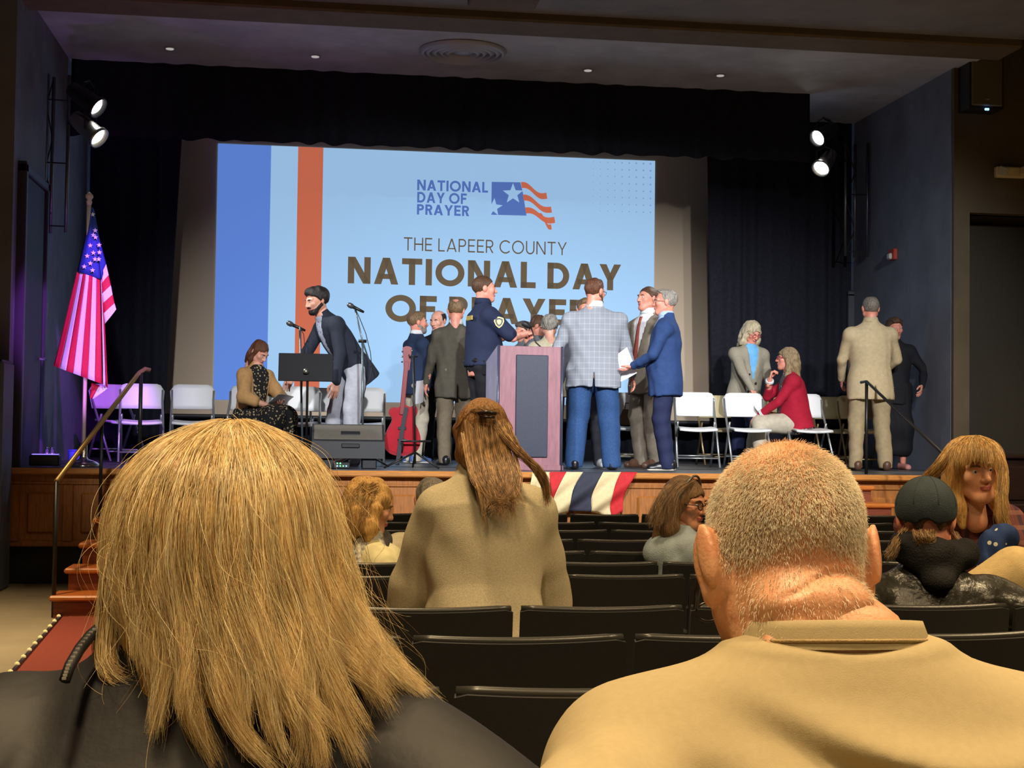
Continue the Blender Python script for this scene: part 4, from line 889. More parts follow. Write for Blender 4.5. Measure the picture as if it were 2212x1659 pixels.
def hairline(pts, wave=0.0):
    ys = [p[0] for p in pts]; zs = [p[1] for p in pts]
    return lambda x, y, z: np.interp(y, ys, zs) - z + wave*np.sin(x*90+y*50)
def hair_prims(style, a=None):
    a = a or {}; vol = a.get('vol', 0.0)
    cap = [el((0, -.018, .04), (.083+vol, .1045+vol, .091+vol), k=0.0)]
    std = [(-.13, -.07), (-.075, -.065), (-.03, -.012), (.0, .0), (.02, .022), (.045, .05), (.08, .072), (.12, .1)]
    if style == 'short': return cap+[el((0, .045, .095), (.05, .05, .03+vol), k=.03)], [hairline(a.get('line', std), .003)]
    if style == 'buzz': return [el((0, -.017, .038), (.081, .1025, .0905), k=0)], [hairline(a.get('line', std), .002)]
    if style == 'balding': 
        return [el((0, -.018, .038), (.083, .1035, .0915), k=0)], [hairline(std, .003), lambda x, y, z: .05-np.sqrt((x/.8)**2+((y-a.get('by', -.02))/1.15)**2)-(.125-z)*a.get('bs', .55)]
    if style == 'ring':     # bald front and top
        return cap, [hairline([(-.13, -.07), (-.075, -.065), (-.03, -.012), (.0, .0), (.02, .02), (.03, .2)], .003), lambda x, y, z: z-.085]
    L = a.get('len', .22); w = a.get('w', .0); bk = a.get('back', -.07)
    P = [el((0, -.018, .042), (.086+vol, .105+vol, .092+vol), k=0)]
    P += [el((0, bk, -.05), (.082+vol+w*.5, .05+vol, .1), k=.04), rc((0, bk-.005, -.06), (0, bk-a.get('bf', .02), -L), .07+vol+w*.4, .05+w, ((0, 1, 0), .6), k=.04)]
    for s in (-1, 1):
        P += [rc((s*(.072+vol*.6), .0, .03), (s*(.078+w*.7), a.get('sy', -.005), -L*.62), .026+vol*.5, .026+w*.4, k=.03), rc((s*(.078+w*.7), a.get('sy', -.005), -L*.6), (s*(.07+w), a.get('sy', -.005)+.01, -L*.98), .028+w*.3, .012, k=.03)]
    fr = a.get('fr', .06); ft = a.get('ft', .062)
    def face(x, y, z): return np.minimum(np.minimum(y-a.get('fy', .015)-np.abs(x)*.25, (fr-np.abs(x))), ft-z-.4*np.abs(x))
    return P, [face]
def add_shell(name, prims, cuts, h, m, parent, M=None, disp=None, smooth=True):
    V, Q = nets(prims, h, cuts=cuts, disp=disp, pad=.01)
    if M is not None: V = xform(V, M)
    return link(name, fast_mesh(name, V, Q, m), parent)
def strands(name, parent, G, n, spread, rad, m, seed=1, clump=1, tip=.25, jit=.0, prof=None):
    """hair strands as curves: G = array (g, k, 3) of guide polylines; n strands per guide, offset by `spread` (root..tip profile)."""
    r = np.random.default_rng(seed); G = np.asarray(G, float); g, k, _ = G.shape
    if prof is None: prof = np.ones(k)
    off = r.normal(size=(g, n, 1, 3)); off /= np.maximum(np.linalg.norm(off, axis=-1, keepdims=True), 1e-6); off *= r.uniform(0, 1, (g, n, 1, 1))**.6
    S = G[:, None]+off*spread*np.asarray(prof)[None, None, :, None]
    t = np.linspace(0, 1, k)
    for f in (1, 2.3):
        ph = r.uniform(0, 6.28, (g, n, 1, 3)); S += np.sin(t[None, None, :, None]*6.28*f*r.uniform(.6, 1.4, (g, n, 1, 1))+ph)*jit/f*t[None, None, :, None]
    cut = r.uniform(.8, 1.0, (g, n, 1, 1)); idx = np.clip(t[None, None, :]*cut[..., 0]*(k-1), 0, k-1.001); i0 = idx.astype(int); fr = (idx-i0)[..., None]
    ii = np.arange(g)[:, None, None]; jj = np.arange(n)[None, :, None]; S = S[ii, jj, i0]*(1-fr)+S[ii, jj, i0+1]*fr
    S = S.reshape(g*n, k, 3); c = bpy.data.hair_curves.new(name); c.add_curves([k]*(g*n))
    c.attributes['position'].data.foreach_set('vector', S.astype(np.float32).ravel())
    ra = c.attributes.get('radius') or c.attributes.new('radius', 'FLOAT', 'POINT')
    w = rad*(1-(1-tip)*t**2); R = (w[None, :]*r.uniform(.7, 1.3, (g*n, 1))).astype(np.float32); ra.data.foreach_set('value', R.ravel())
    c.materials.append(m); return link(name, c, parent)
def strandmat(name, cols, rough=.38, lock=(70, 70, 9), low=.5):
    if name in MATS: return MATS[name]
    m = bpy.data.materials.new(name); m.use_nodes = True; n, L, b = nodes_of(m)
    hi = n.new('ShaderNodeHairInfo'); r = n.new('ShaderNodeValToRGB'); r.color_ramp.interpolation = 'LINEAR'
    els = r.color_ramp.elements
    while len(els) < len(cols): els.new(.5)
    for i, c in enumerate(cols): els[i].position = i/(len(cols)-1); els[i].color = rgb(*c)
    L.new(hi.outputs['Random'], r.inputs['Fac'])
    tc = n.new('ShaderNodeTexCoord'); mp = n.new('ShaderNodeMapping'); mp.inputs['Scale'].default_value = lock; L.new(tc.outputs['Object'], mp.inputs[0]); no = n.new('ShaderNodeTexNoise'); no.inputs['Scale'].default_value = 1.0; no.inputs['Detail'].default_value = 3; L.new(mp.outputs[0], no.inputs['Vector'])
    rr = n.new('ShaderNodeMapRange'); rr.inputs['From Min'].default_value = .36; rr.inputs['From Max'].default_value = .62; rr.inputs['To Min'].default_value = low; rr.inputs['To Max'].default_value = 1.0; L.new(no.outputs['Fac'], rr.inputs['Value'])
    mx = n.new('ShaderNodeMix'); mx.data_type = 'RGBA'; mx.blend_type = 'MULTIPLY'; mx.inputs['Factor'].default_value = 1.0; L.new(r.outputs['Color'], mx.inputs['A']); L.new(rr.outputs[0], mx.inputs['B']); L.new(mx.outputs['Result'], b.inputs['Base Color'])
    b.inputs['Roughness'].default_value = rough; b.inputs['Specular IOR Level'].default_value = .5; MATS[name] = m; return m
TORSO = [(-.12, .155, .105), (0, .165, .115), (.12, .14, .1), (.28, .15, .105), (.40, .16, .1), (.46, .15, .085), (.52, .085, .062), (.57, .054, .056)]
JACKET = [(-.26, .2, .15), (-.1, .196, .148), (.1, .172, .132), (.28, .188, .135), (.39, .192, .125), (.45, .175, .108), (.495, .125, .088), (.525, .083, .078), (.55, .072, .076), (.568, .069, .073)]
SHIRT = [(-.16, .182, .135), (-.02, .182, .135), (.1, .166, .128), (.28, .18, .128), (.39, .185, .118), (.45, .168, .1), (.495, .118, .082), (.525, .08, .072), (.55, .066, .068)]
def table(T, s, bw, bd, belly, h0=None, grow=0.0):
    R = []
    for (h, a, b) in T:
        g = math.exp(-((h-.1)/.14)**2)*belly; bq = bw if h < .42 else 1+(bw-1)*max(0, (.53-h)/.11); gq = grow*(1 if h < .45 else .45); dq = bd if h < .42 else 1+(bd-1)*max(0, (.53-h)/.11); R.append((h*s, (a+gq)*s*bq, (b+gq)*s*dq+g*.6, g*.55))
    if h0 is not None:
        hs = [r[0] for r in R]; A = [np.interp(h0*s, hs, [r[i] for r in R]) for i in (1, 2, 3)]
        if h0*s < hs[0]: A[0] *= 1.02
        R = [(h0*s, *A)]+[r for r in R if r[0] > h0*s+1e-4]
    return R
def person(label, X, Y, H=1.75, psi=0, z0=ST, lean=0, side=0, seat=None, head=(0, 0, 0), arms=None, feet=None, bw=1.0, bd=1.0, belly=0.0, fem=0.0, sk=None, eyes=True,
           hair=None, hm=None, hair_args=None, top=None, under=None, over=None, legs=None, shoes=None, collar=None, tie=None, beard=None, glasses=None, skirt=None, brow=None, hands=(.35, .35), palms=(None, None),
           res=.014, hres=.0065, hs=None, seed=1, cat='person', headoff=(0, 0, 0), legw=1.0, hide_legs=False, strand=None, kneepole=(0, 1, .1), handdir=(None, None), headat=None, headmesh=None, bres=.016, shh=.422, shw=.17):
    s = H/1.735; Lr = math.radians(lean); Sr = math.radians(side)
    ax = np.array((math.sin(Sr), math.sin(Lr)*math.cos(Sr), math.cos(Lr)*math.cos(Sr)))
    hip = np.array((0, -.22*s*math.sin(Lr) if seat is None else 0, .945*s if seat is None else seat+.1*s)); rt = np.array((1, 0, 0.0)); rt = rt-ax*(rt @ ax); rt /= np.linalg.norm(rt); fw = np.cross(ax, rt)
    N = hip+ax*.545*s; sh = [hip+ax*shh*s+rt*sg*shw*s*bw for sg in (-1, 1)]
    nd = ax*.55+np.array((0, .1, .55)); nd /= np.linalg.norm(nd)
    hs = hs or (.54+.5*s)*(1-.03*fem); Hc = N+nd*.124*s+np.array(headoff)
    RH = Matrix.Translation(Vector(Hc)) @ Matrix.Rotation(math.radians(head[0]), 4, 'Z') @ Matrix.Rotation(math.radians(head[1]), 4, 'X') @ Matrix.Rotation(math.radians(head[2]), 4, 'Y') @ Matrix.Scale(hs, 4)
    arms = arms or [None, None]; feet = feet or [None, None]
    A = []
    for i, sg in enumerate((-1, 1)):
        a = arms[i] or {}; hnd = np.array(a.get('h', (sg*.27*max(1, bw*.95), .03, .80)), float)*s; pole = a.get('pole', (sg*.5, -1, -.1))
        e, wr_ = ik(sh[i], hnd, .285*s, .26*s, pole); A.append((sh[i], e, wr_))
    Lg = []
    for i, sg in enumerate((-1, 1)):
        hj = hip+np.array((sg*.092*s*max(1, .5+.5*bw), 0, -.03*s))
        fo = np.array(feet[i] if feet[i] is not None else ((sg*.11, -.02, 0) if seat is None else (sg*.14, .42, 0)), float)*s; an = fo+np.array((0, 0, .085*s)); kn, an = ik(hj, an, .418*s, .418*s, kneepole if seat is None else (0, 1, 1)); Lg.append((hj, kn, an, fo))
    # body: one mesh (trunk, limbs, head, hands)
    P = [loft(hip, ax, rt, table(TORSO, s, bw, bd, belly*.9))]
    P[0] = P[0][:3]+(0.0,)
    for (a, e, w_) in A: P += [rc(a, e, .05*s, .042*s, k=.03), rc(e, w_, .042*s, .03*s, k=.01)]
    if not hide_legs:
        for (hj, kn, an, fo) in Lg: P += [rc(hj, kn, .075*s, .052*s, k=.03), rc(kn, an, .05*s, .034*s, k=.01)]
    P.append(rc(N-ax*.05, N+(Hc-N)*.6-fw*.012, .054*s, (.05-.008*fem)*s, k=.03))
    for a in sh: P.append(rc(N-ax*.05*s, a-ax*.02*s, .03*s, .035*s, k=.04))
    V, Q = nets(P, bres, pad=0); mi = np.zeros(len(Q), int)
    hv, hq, hmi = headmesh or head_mesh(fem, hres); hv = xform(hv, RH)
    Q = np.concatenate([Q, hq+len(V)]); V = np.concatenate([V, hv]); mi = np.concatenate([mi, hmi])
    for i, sg in enumerate((-1, 1)):
        v, q = hand_mesh(hands[i]); v = v*s*np.array((-sg, 1, 1)); q = q if sg < 0 else q[:, ::-1]
        e, w_ = A[i][1], A[i][2]; yd = (w_-e)/np.linalg.norm(w_-e)
        if handdir[i] is not None: yd = np.array(handdir[i], float); yd /= np.linalg.norm(yd)
        pn = np.array(palms[i] if palms[i] is not None else (-sg, .0, -.2), float); zd = -(pn-yd*(pn @ yd)); zd /= np.linalg.norm(zd); xd = np.cross(yd, zd)
        M = np.eye(4); M[:3, 0], M[:3, 1], M[:3, 2], M[:3, 3] = xd, yd, zd, w_
        v = xform(v, M); Q = np.concatenate([Q, q+len(V)]); V = np.concatenate([V, v]); mi = np.concatenate([mi, np.zeros(len(q), int)])
    sk = sk or skin('fair', (222, 168, 142))
    body = link('person', fast_mesh('person', V, Q, [sk, M_LIP, M_EW, M_EI], mi)); body.location = (X, Y, z0); body.rotation_euler = (0, 0, math.radians(psi)); tag(body, label, cat)
    if headat is not None: body.location = Vector(headat)-Matrix.Rotation(math.radians(psi), 3, 'Z') @ Vector(Hc)
    # clothes
    def garment(name, g, base):
        T = table(base, s, bw, bd, belly, g.get('hem'), g.get('grow', 0.0)); G = [loft(hip, ax, rt, T, k=0.0)]
        for a in sh: tr = .04 if g.get('sleeve') == 0 else .052; G.append(rc(N-ax*.055*s, a-ax*.012*s, tr*s, tr*s*1.05, k=.05))
        sl = g.get('sleeve', 1.0); so = g.get('so', 0.0)*s; ek = g.get('ek', 1.0)
        for (a, e, w_) in A:
            ur = .05 if g.get('sleeve') == 0 else .072; G.append(el(a-rt*0+ax*(-.012*s), (ur*s, ur*s, .97*ur*s), k=.05))
            if sl > 0:
                e2 = a+(e-a)*min(1, sl*2); G.append(rc(a, e2, .064*s+so, (.064-.012*min(1, sl*2))*s*ek+so, k=.03))
                if sl > .5: w2 = e+(w_-e)*(sl-.5)*2*.97; G.append(rc(e, w2, .053*s*ek+so, (.053-.014*(sl-.5)*2)*s*ek+so, k=.012))
        if g.get('extra'): G += g['extra'](hip, ax, rt, fw, A, s)
        if seat is not None and g.get('hem', 0) < -.12: pass
        cuts = []
        if g.get('v') is not None:
            v0 = g['v']*s; sl_ = g.get('vw', .1)*s
            def vc(x, y, z):
                px, py, pz = x-hip[0], y-hip[1], z-hip[2]; hh = px*ax[0]+py*ax[1]+pz*ax[2]; u = px*rt[0]+py*rt[1]+pz*rt[2]; f_ = px*fw[0]+py*fw[1]+pz*fw[2]
                wd = np.clip((hh-v0)/(.5*s-v0), 0, 1.2)*sl_+g.get('gap', 0.0)
                if g.get('gap'): m1 = wd-np.abs(u)
                else: m1 = np.minimum(wd-np.abs(u), hh-v0)
                return np.minimum(m1, f_-.015)
            cuts.append(vc)
        if g.get('vent'):
            def ve(x, y, z):
                px, py, pz = x-hip[0], y-hip[1], z-hip[2]; hh = px*ax[0]+py*ax[1]+pz*ax[2]; u = px*rt[0]+py*rt[1]+pz*rt[2]; f_ = px*fw[0]+py*fw[1]+pz*fw[2]
                return np.minimum(np.minimum(.004+np.clip(-.06*s-hh, 0, .3)*.05-np.abs(u), -.06*s-hh), -f_)
            cuts.append(ve)
        cuts += g.get('cuts', [])
        d = wrinkle(g.get('wr', .0045), g.get('wf', 17), seed+3, (1.2, 1.2, .8))
        V, Q = nets(G, g.get('res', res), cuts=cuts, disp=d, pad=.02)
        o = link(name, fast_mesh(name, V, Q, g['m']), body)
        return o
    if under: under.setdefault('sleeve', 0); garment(under.get('n', 'shirt'), under, under.get('base', SHIRT))
    jk = garment(top.get('n', 'jacket'), top, top.get('base', JACKET)) if top else None
    if over: garment(over.get('n', 'vest'), over, over.get('base', JACKET))
    if legs:
        G = [el(hip+np.array((0, 0, -.02*s)), (.17*s*bw, .125*s*bd, .12*s), k=0.0)]; lw = legw*legs.get('w', 1.0)
        if belly: G.append(el(hip+fw*belly*.4+ax*.06, (.165*s*bw, .12*s*bd+belly*.4, .1*s), k=.05))
        for (hj, kn, an, fo) in Lg: G += [rc(hj+np.array((0, -.005, -.03*s)), kn, .1*s*lw, .082*s*lw, k=.035), rc(kn, an+np.array((0, -.01, -.045*s)), .081*s*lw, .068*s*lw, k=.015)]
        V, Q = nets(G, legs.get('res', res), disp=wrinkle(.005, 19, seed+9, (1, 1, 1.1)), cuts=[lambda x, y, z: .022*s-z], pad=.02); link(legs.get('n', 'trousers'), fast_mesh('trousers', V, Q, legs['m']), body)
    if skirt:
        G = []
        for i, (hj, kn, an, fo) in enumerate(Lg): G += [rc(hj, kn, .115*s, .1*s, k=.12), rc(kn, kn+(an-kn)*skirt.get('len', .5), .1*s, skirt.get('flare', .11)*s, k=.1)]
        G.append(el(hip, (.175*s*bw, .14*s, .13*s), k=.05)); V, Q = nets(G, res, disp=wrinkle(.006, 20, seed+5, (1.5, 1.5, .3)), pad=.02); link('skirt', fast_mesh('skirt', V, Q, skirt['m']), body)
    if shoes:
        for i, (hj, kn, an, fo) in enumerate(Lg):
            tdir = np.array((.12*(-1 if i == 0 else 1), 1, 0)); tdir /= np.linalg.norm(tdir); z = np.array((0, 0, 1))
            h0, t0 = fo-tdir*.05*s+z*.04*s, fo+tdir*.15*s+z*.028*s
            G = [rc(h0, t0, .042*s, .037*s, k=0), rc(h0+z*.03*s, fo+z*.09*s, .036*s, .036*s, k=.02), rc(h0+z*.02, t0-tdir*.07+z*.03*s, .036*s, .03*s, k=.02)]
            if shoes.get('low'): G = G[:1]+[el(h0, (.038*s, .05*s, .045*s), k=.02)]
            V, Q = nets(G, .009, cuts=[lambda x, y, z: .004-z], pad=.01); c = V[Q].mean(1); link('shoe', fast_mesh('shoe', V, Q, [shoes['m'], shoes.get('sole', shoes['m'])], (c[:, 2] < .022).astype(int)), body)
    MH = np.array(RH)
    if collar:
        mb = MB(); Rn = Matrix.Identity(3); c0 = Vector(hip+ax*.54*s); 
        q = Vector(ax*.6+nd*.4).to_track_quat('Z', 'X').to_matrix().to_4x4(); M = Matrix.Translation(c0) @ q; hh = collar.get('h', .046)*s; rr = collar.get('r', .07)*s
        mb.lathe([(rr+.012, -.01*s), (rr+.004, hh*.5), (rr-.003, hh), (rr-.008, hh), (rr-.004, hh*.4), (rr, -.012*s)], 20, M); mb.build('collar', collar['m'], body, True)
    if tie:
        T = table(under.get('base', SHIRT) if under else SHIRT, s, bw, bd, belly); hsT = [r[0] for r in T]; mb = MB(); pts = []
        for j in range(13):
            h = (.5-.42*j/12)*s; b_ = np.interp(h, hsT, [r[2] for r in T])+np.interp(h, hsT, [r[3] for r in T])+.008; w_ = (.016+.02*j/12 if j > 0 else .02)*s
            if j == 12: w_ = .004
            pts += [hip+ax*h+fw*b_-rt*w_, hip+ax*h+fw*(b_+.008)+rt*0, hip+ax*h+fw*b_+rt*w_]
        F = [(j*3+i, j*3+i+1, j*3+i+4, j*3+i+3) for j in range(12) for i in range(2)]; mb.add(pts, F); o = mb.build('necktie', tie, body, True); o.modifiers.new('t', 'SOLIDIFY').thickness = .004
    if hair:
        P, cu = hair_prims(hair, hair_args); hp_ = hair_args or {}
        add_shell('hair', P, cu, hp_.get('h', .0065), hm, body, RH, disp=wrinkle(hp_.get('amp', .0012 if hair in ('buzz', 'balding', 'ring') else .003), hp_.get('fq', 70), seed, (1, 1, hp_.get('az', .35))))
    if brow:
        G = []
        for sg in (-1, 1): G += [rc((sg*.017, .0975, .0275), (sg*.034, .0955, .0325), .0045, .0045, k=0), rc((sg*.034, .0955, .0325), (sg*.05, .084, .028), .0045, .003, k=.004)]
        add_shell('eyebrows', G, [], .004, brow, body, RH)
    if beard:
        lvl = beard.get('top', -.042); G = [el((0, .058, -.085), (.04, .044, .034), k=0)]+[rc((sg*.062, .0, -.035), (sg*.03, .06, -.085), .022, .024, k=.03) for sg in (-1, 1)]
        if beard.get('mo', True): G.append(rc((-.022, .096, -.043), (.022, .096, -.043), .009, .009, k=.01))
        mouth = el((0, .105, -.0575), (.02, .03, .007))[0]
        add_shell('beard', G, [lambda x, y, z: -mouth(x, y, z), lambda x, y, z: z+.035-np.clip(.03-y, 0, .05)*.6], .005, beard['m'], body, RH, disp=wrinkle(.0015, 160, seed))
    if glasses:
        mb = MB(); S_ = lambda p: Vector(xform(np.array([p]), MH)[0]); gr = glasses.get('r', .021); up = glasses.get('up', 0.0); bk = glasses.get('bk', 0.0)
        Ez = .006+up; Ey = .108-bk
        for sg in (-1, 1):
            ring = [S_((sg*.033+gr*1.15*math.cos(t), Ey-abs(math.cos(t))*.004, Ez+gr*.82*math.sin(t))) for t in np.linspace(0, 2*math.pi, 21)]; mb.tube(ring, .0022*glasses.get('t', 1), 6, cap=False)
            mb.tube([S_((sg*.056, Ey-.004, Ez+.005)), S_((sg*.075, Ey-.03, Ez+.006)), S_((sg*.083, .0-bk, .01+up)), S_((sg*.083, -.02-bk, -.006+up))], .002*glasses.get('t', 1), 6)
        mb.tube([S_((-.012, Ey, Ez+.004)), S_((0, Ey+.004, Ez+.007)), S_((.012, Ey, Ez+.004))], .002, 6); mb.build('glasses', glasses['m'], body, True)
    info = dict(body=body, hip=hip, ax=ax, rt=rt, fw=fw, A=A, L=Lg, RH=RH, s=s, N=N)
    return info
# ------------------------------------------------------------------ people on the stage
def fabric(name, c, **k):
    a = dict(rough=.8, noise=.18, nscale=25, bump=.25, bscale=350, spec=.25); a.update(k); return mat('cloth_'+name, rgb(*c), **a)
f_tan = fabric('tan_knit', (196, 150, 96), bump=.5, bscale=160); f_black = fabric('black', (30, 30, 34)); f_navy = fabric('navy_uniform', (34, 42, 68)); f_char = fabric('charcoal_blazer', (42, 46, 58)); f_olive = fabric('grey_olive_suit', (88, 82, 70))
f_lgrey = fabric('light_grey_jeans', (176, 176, 184), bump=.4); f_khaki = fabric('stone_khaki', (196, 184, 162)); f_navyk = fabric('navy_sweater', (44, 58, 86), bump=.4, bscale=200); f_white = fabric('white_shirt', (236, 236, 238)); f_cream = fabric('cream_top', (230, 218, 184))
f_taupe = fabric('taupe_suit', (134, 122, 106)); f_blue = fabric('blue_suit', (46, 70, 118)); f_dkblue = fabric('dark_blue_trousers', (38, 44, 76)); f_denim = fabric('blue_denim', (52, 84, 132), noise=.3, nscale=60, bump=.4); f_lblue = fabric('pale_blue_shirt', (176, 200, 236)); f_tweed = fabric('grey_tweed', (168, 158, 138), noise=.3, nscale=120)
f_red = fabric('red_knit', (176, 26, 52), bump=.45, bscale=180); f_beige = fabric('beige_blazer', (206, 184, 144)); f_btr = fabric('tan_trousers', (176, 156, 120)); f_sky = fabric('sky_blue_top', (120, 190, 240)); f_grey = fabric('mid_grey', (120, 122, 128)); f_redtie = fabric('rust_tie', (168, 84, 70), noise=.3, nscale=90)
s_blk = mat('shoe_black_leather', rgb(28, 26, 30), .3); s_wht = mat('shoe_white', rgb(228, 228, 228), .5); s_pink = mat('shoe_pink', rgb(206, 140, 130), .5); s_brn = mat('shoe_brown', rgb(96, 66, 50), .4); s_sole = mat('sole_white', rgb(224, 216, 200), .6); s_blue = mat('shoe_blue', rgb(70, 96, 150), .6)
k_fair = skin('fair', (226, 172, 148)); k_pink = skin('ruddy', (228, 158, 136)); k_tan = skin('warm', (206, 150, 118))
h_brn = hairmat('brown', (104, 70, 46)); h_dk = hairmat('dark_brown', (48, 36, 34)); h_gry = hairmat('grey', (176, 168, 156)); h_aub = hairmat('auburn', (122, 74, 46)); h_lbr = hairmat('light_brown', (152, 120, 84)); h_sb = hairmat('sandy', (176, 148, 108)); h_wht = hairmat('silver_blonde', (222, 206, 172), (168, 150, 118)); h_gb = hairmat('grey_brown', (112, 96, 82))
m_gl = mat('glasses_dark', rgb(44, 36, 34), .3); m_glr = mat('glasses_red', rgb(170, 30, 50), .3); m_glm = mat('glasses_metal', rgb(150, 140, 120), .3, .8); m_paper = mat('paper_white', rgb(232, 232, 234), .7)
# patterned cloths
def plaid():
    m = fabric('pale_plaid', (168, 174, 188)); n, L, b = nodes_of(m); tc = n.new('ShaderNodeTexCoord'); sx = n.new('ShaderNodeSeparateXYZ'); L.new(tc.outputs['Object'], sx.inputs[0])
    def lines(out, f, w):
        a = n.new('ShaderNodeMath'); a.operation = 'MULTIPLY'; a.inputs[1].default_value = f; L.new(out, a.inputs[0]); fr = n.new('ShaderNodeMath'); fr.operation = 'FRACT'; L.new(a.outputs[0], fr.inputs[0]); lt = n.new('ShaderNodeMath'); lt.operation = 'LESS_THAN'; lt.inputs[1].default_value = w; L.new(fr.outputs[0], lt.inputs[0]); return lt.outputs[0]
    ad = n.new('ShaderNodeMath'); ad.operation = 'ADD'; L.new(lines(sx.outputs['X'], 20, .16), ad.inputs[0]); L.new(lines(sx.outputs['Z'], 18, .16), ad.inputs[1])
    mx = n.new('ShaderNodeMix'); mx.data_type = 'RGBA'; mx.inputs['A'].default_value = rgb(142, 146, 154); mx.inputs['B'].default_value = rgb(170, 172, 179)
    mu = n.new('ShaderNodeMath'); mu.operation = 'MULTIPLY'; mu.inputs[1].default_value = .5; mu.use_clamp = True; L.new(ad.outputs[0], mu.inputs[0]); L.new(mu.outputs[0], mx.inputs['Factor']); L.new(mx.outputs['Result'], b.inputs['Base Color']); return m
f_plaid = plaid()
def floral(name, base, spots, scale=34, thr=.33):
    m = fabric(name, base); n, L, b = nodes_of(m); tc = n.new('ShaderNodeTexCoord'); v = n.new('ShaderNodeTexVoronoi'); v.inputs['Scale'].default_value = scale; L.new(tc.outputs['Object'], v.inputs['Vector'])
    r = n.new('ShaderNodeValToRGB'); r.color_ramp.interpolation = 'CONSTANT'; r.color_ramp.elements[0].color = rgb(*spots); r.color_ramp.elements[1].color = rgb(*base); r.color_ramp.elements[1].position = thr; L.new(v.outputs['Distance'], r.inputs['Fac']); L.new(r.outputs['Color'], b.inputs['Base Color']); return m
f_floral = floral('black_floral', (32, 30, 30), (176, 156, 116)); f_dots = floral('grey_dotted', (96, 92, 98), (206, 200, 196), 30, .28)
def loc(px, py, Y): p = at(px, py, Y); return p.x, Y
def sheet(name, parent, c, u, v, w_, h_, m, label=None):   # thin stiff sheet centred at c spanned by u,v (local to parent)
    c, u, v = Vector(c), Vector(u).normalized(), Vector(v).normalized(); n = u.cross(v); mb = MB()
    def fn(a, b): return c+u*(a-.5)*w_+v*(b-.5)*h_+n*.012*math.sin(a*3.14)
    mb.grid(fn, 6, 4); o = mb.build(name, m, parent); o.modifiers.new('t', 'SOLIDIFY').thickness = .002; return o
def held(name, info, c, u, v, w_, h_, m, label, cat='paper'):
    b = info['body']; M = Matrix.Translation(b.location) @ b.rotation_euler.to_matrix().to_4x4(); R = M.to_3x3()
    o = sheet(name, None, M @ Vector(c), R @ Vector(u), R @ Vector(v), w_, h_, m); return tag(o, label, cat)
# 1 seated woman with the tan cardigan
x, y = loc(540, 900, 15.15)
p = person('seated woman in a tan cardigan and black floral dress reading a sheet', x, y, 1.7, -132, seat=.42, lean=10, head=(4, -36, 0), fem=1, sk=k_fair, hair='long', hm=h_aub, hair_args=dict(len=.15, w=-.012, vol=-.004, fr=.058, back=-.06), brow=h_aub,
   arms=[dict(h=(-.1, .33, .66), pole=(-1, -.3, -.5)), dict(h=(.12, .36, .62), pole=(1, -.3, -.5))], palms=((0, 0, 1), (0, 0, -1)), top=dict(m=f_tan, n='cardigan', hem=-.12, v=-.2, vw=.075, gap=.05, so=.008, sleeve=.72, ek=1.25), under=dict(m=f_floral, n='dress_bodice', sleeve=0, hem=-.1), skirt=dict(m=f_floral, len=.55), shoes=dict(m=s_blk, low=1), seed=11)
held('paper_sheet', p, (.0, .42, .66), (.9, .1, .05), (0, .8, .5), .27, .2, m_paper, 'white sheet of paper held by the seated woman in the tan cardigan')
# 2 bearded man leaning at the music stand
x, y = loc(733, 900, 14.35)
person('bearded man in a dark blazer leaning over the music stand', x, y, 1.9, 112, lean=36, head=(6, -16, 0), sk=k_fair, hair='short', hm=h_dk, hair_args=dict(vol=.012), beard=dict(m=h_dk), brow=h_dk,
   arms=[dict(h=(-.28, .16, .76), pole=(-1, -.9, 0)), dict(h=(.2, .42, .76), pole=(1, -.6, 0))], top=dict(m=f_char, hem=-.2, v=.1, vw=.06), under=dict(m=floral('patterned_shirt', (176, 180, 196), (96, 100, 120), 40, .3)), legs=dict(m=f_lgrey), shoes=dict(m=s_brn, sole=s_sole), feet=[(-.16, -.05, 0), (.17, .05, 0)], seed=12)
# 3 man in the navy sweater
x, y = loc(897, 900, 15.9)
p = person('grey-bearded man in a navy sweater and stone trousers behind the guitar', x, y, 1.69, -70, head=(-6, 2, 0), bw=1.06, belly=.04, sk=k_pink, hair='short', hm=h_lbr, hair_args=dict(vol=-.002), beard=dict(m=h_gry), brow=h_lbr, arms=[dict(h=(-.2, .26, .98), pole=(-1, -.5, -.3)), dict(h=(.2, .2, .83), pole=(1, -1, 0))],
   top=dict(m=f_navyk, n='sweater', hem=-.16, base=SHIRT, grow=.006), collar=dict(m=f_white), legs=dict(m=f_khaki), shoes=dict(m=s_blue, sole=s_sole), seed=13)
# 4 balding man in black
x, y = loc(944, 900, 16.6)
person('balding man in black looking out between the sweater and the grey suit', x, y, 1.77, 160, head=(-18, -10, 0), sk=k_fair, hair='ring', hm=h_dk, brow=h_dk, bw=1.05, top=dict(m=f_black, n='jacket', hem=-.15), legs=dict(m=fabric('dark_green_grey', (58, 60, 56))), shoes=dict(m=s_blk), collar=dict(m=f_grey), seed=14)
# 5 grey-olive suit seen from behind
x, y = loc(982, 900, 15.2)
p = person('man in a grey-olive suit seen from behind holding a paper', x, y, 1.78, 8, head=(-14, -8, 0), bw=1.1, belly=.03, sk=k_pink, hair='balding', hm=h_lbr, hair_args=dict(by=-.075, bs=.5), arms=[dict(h=(-.26, .2, .86), pole=(-1, -.7, 0)), dict(h=(.3, .14, .84), pole=(1, -.7, 0))], top=dict(m=f_olive, hem=-.24, vent=True, wr=.006), collar=dict(m=f_white), legs=dict(m=fabric('taupe_trousers', (126, 112, 92))), shoes=dict(m=s_blk), seed=15)
held('paper_sheet', p, (-.33, .26, .79), (.5, .6, .1), (0, -.3, .9), .2, .26, m_paper, 'white paper held low by the man in the grey-olive suit')
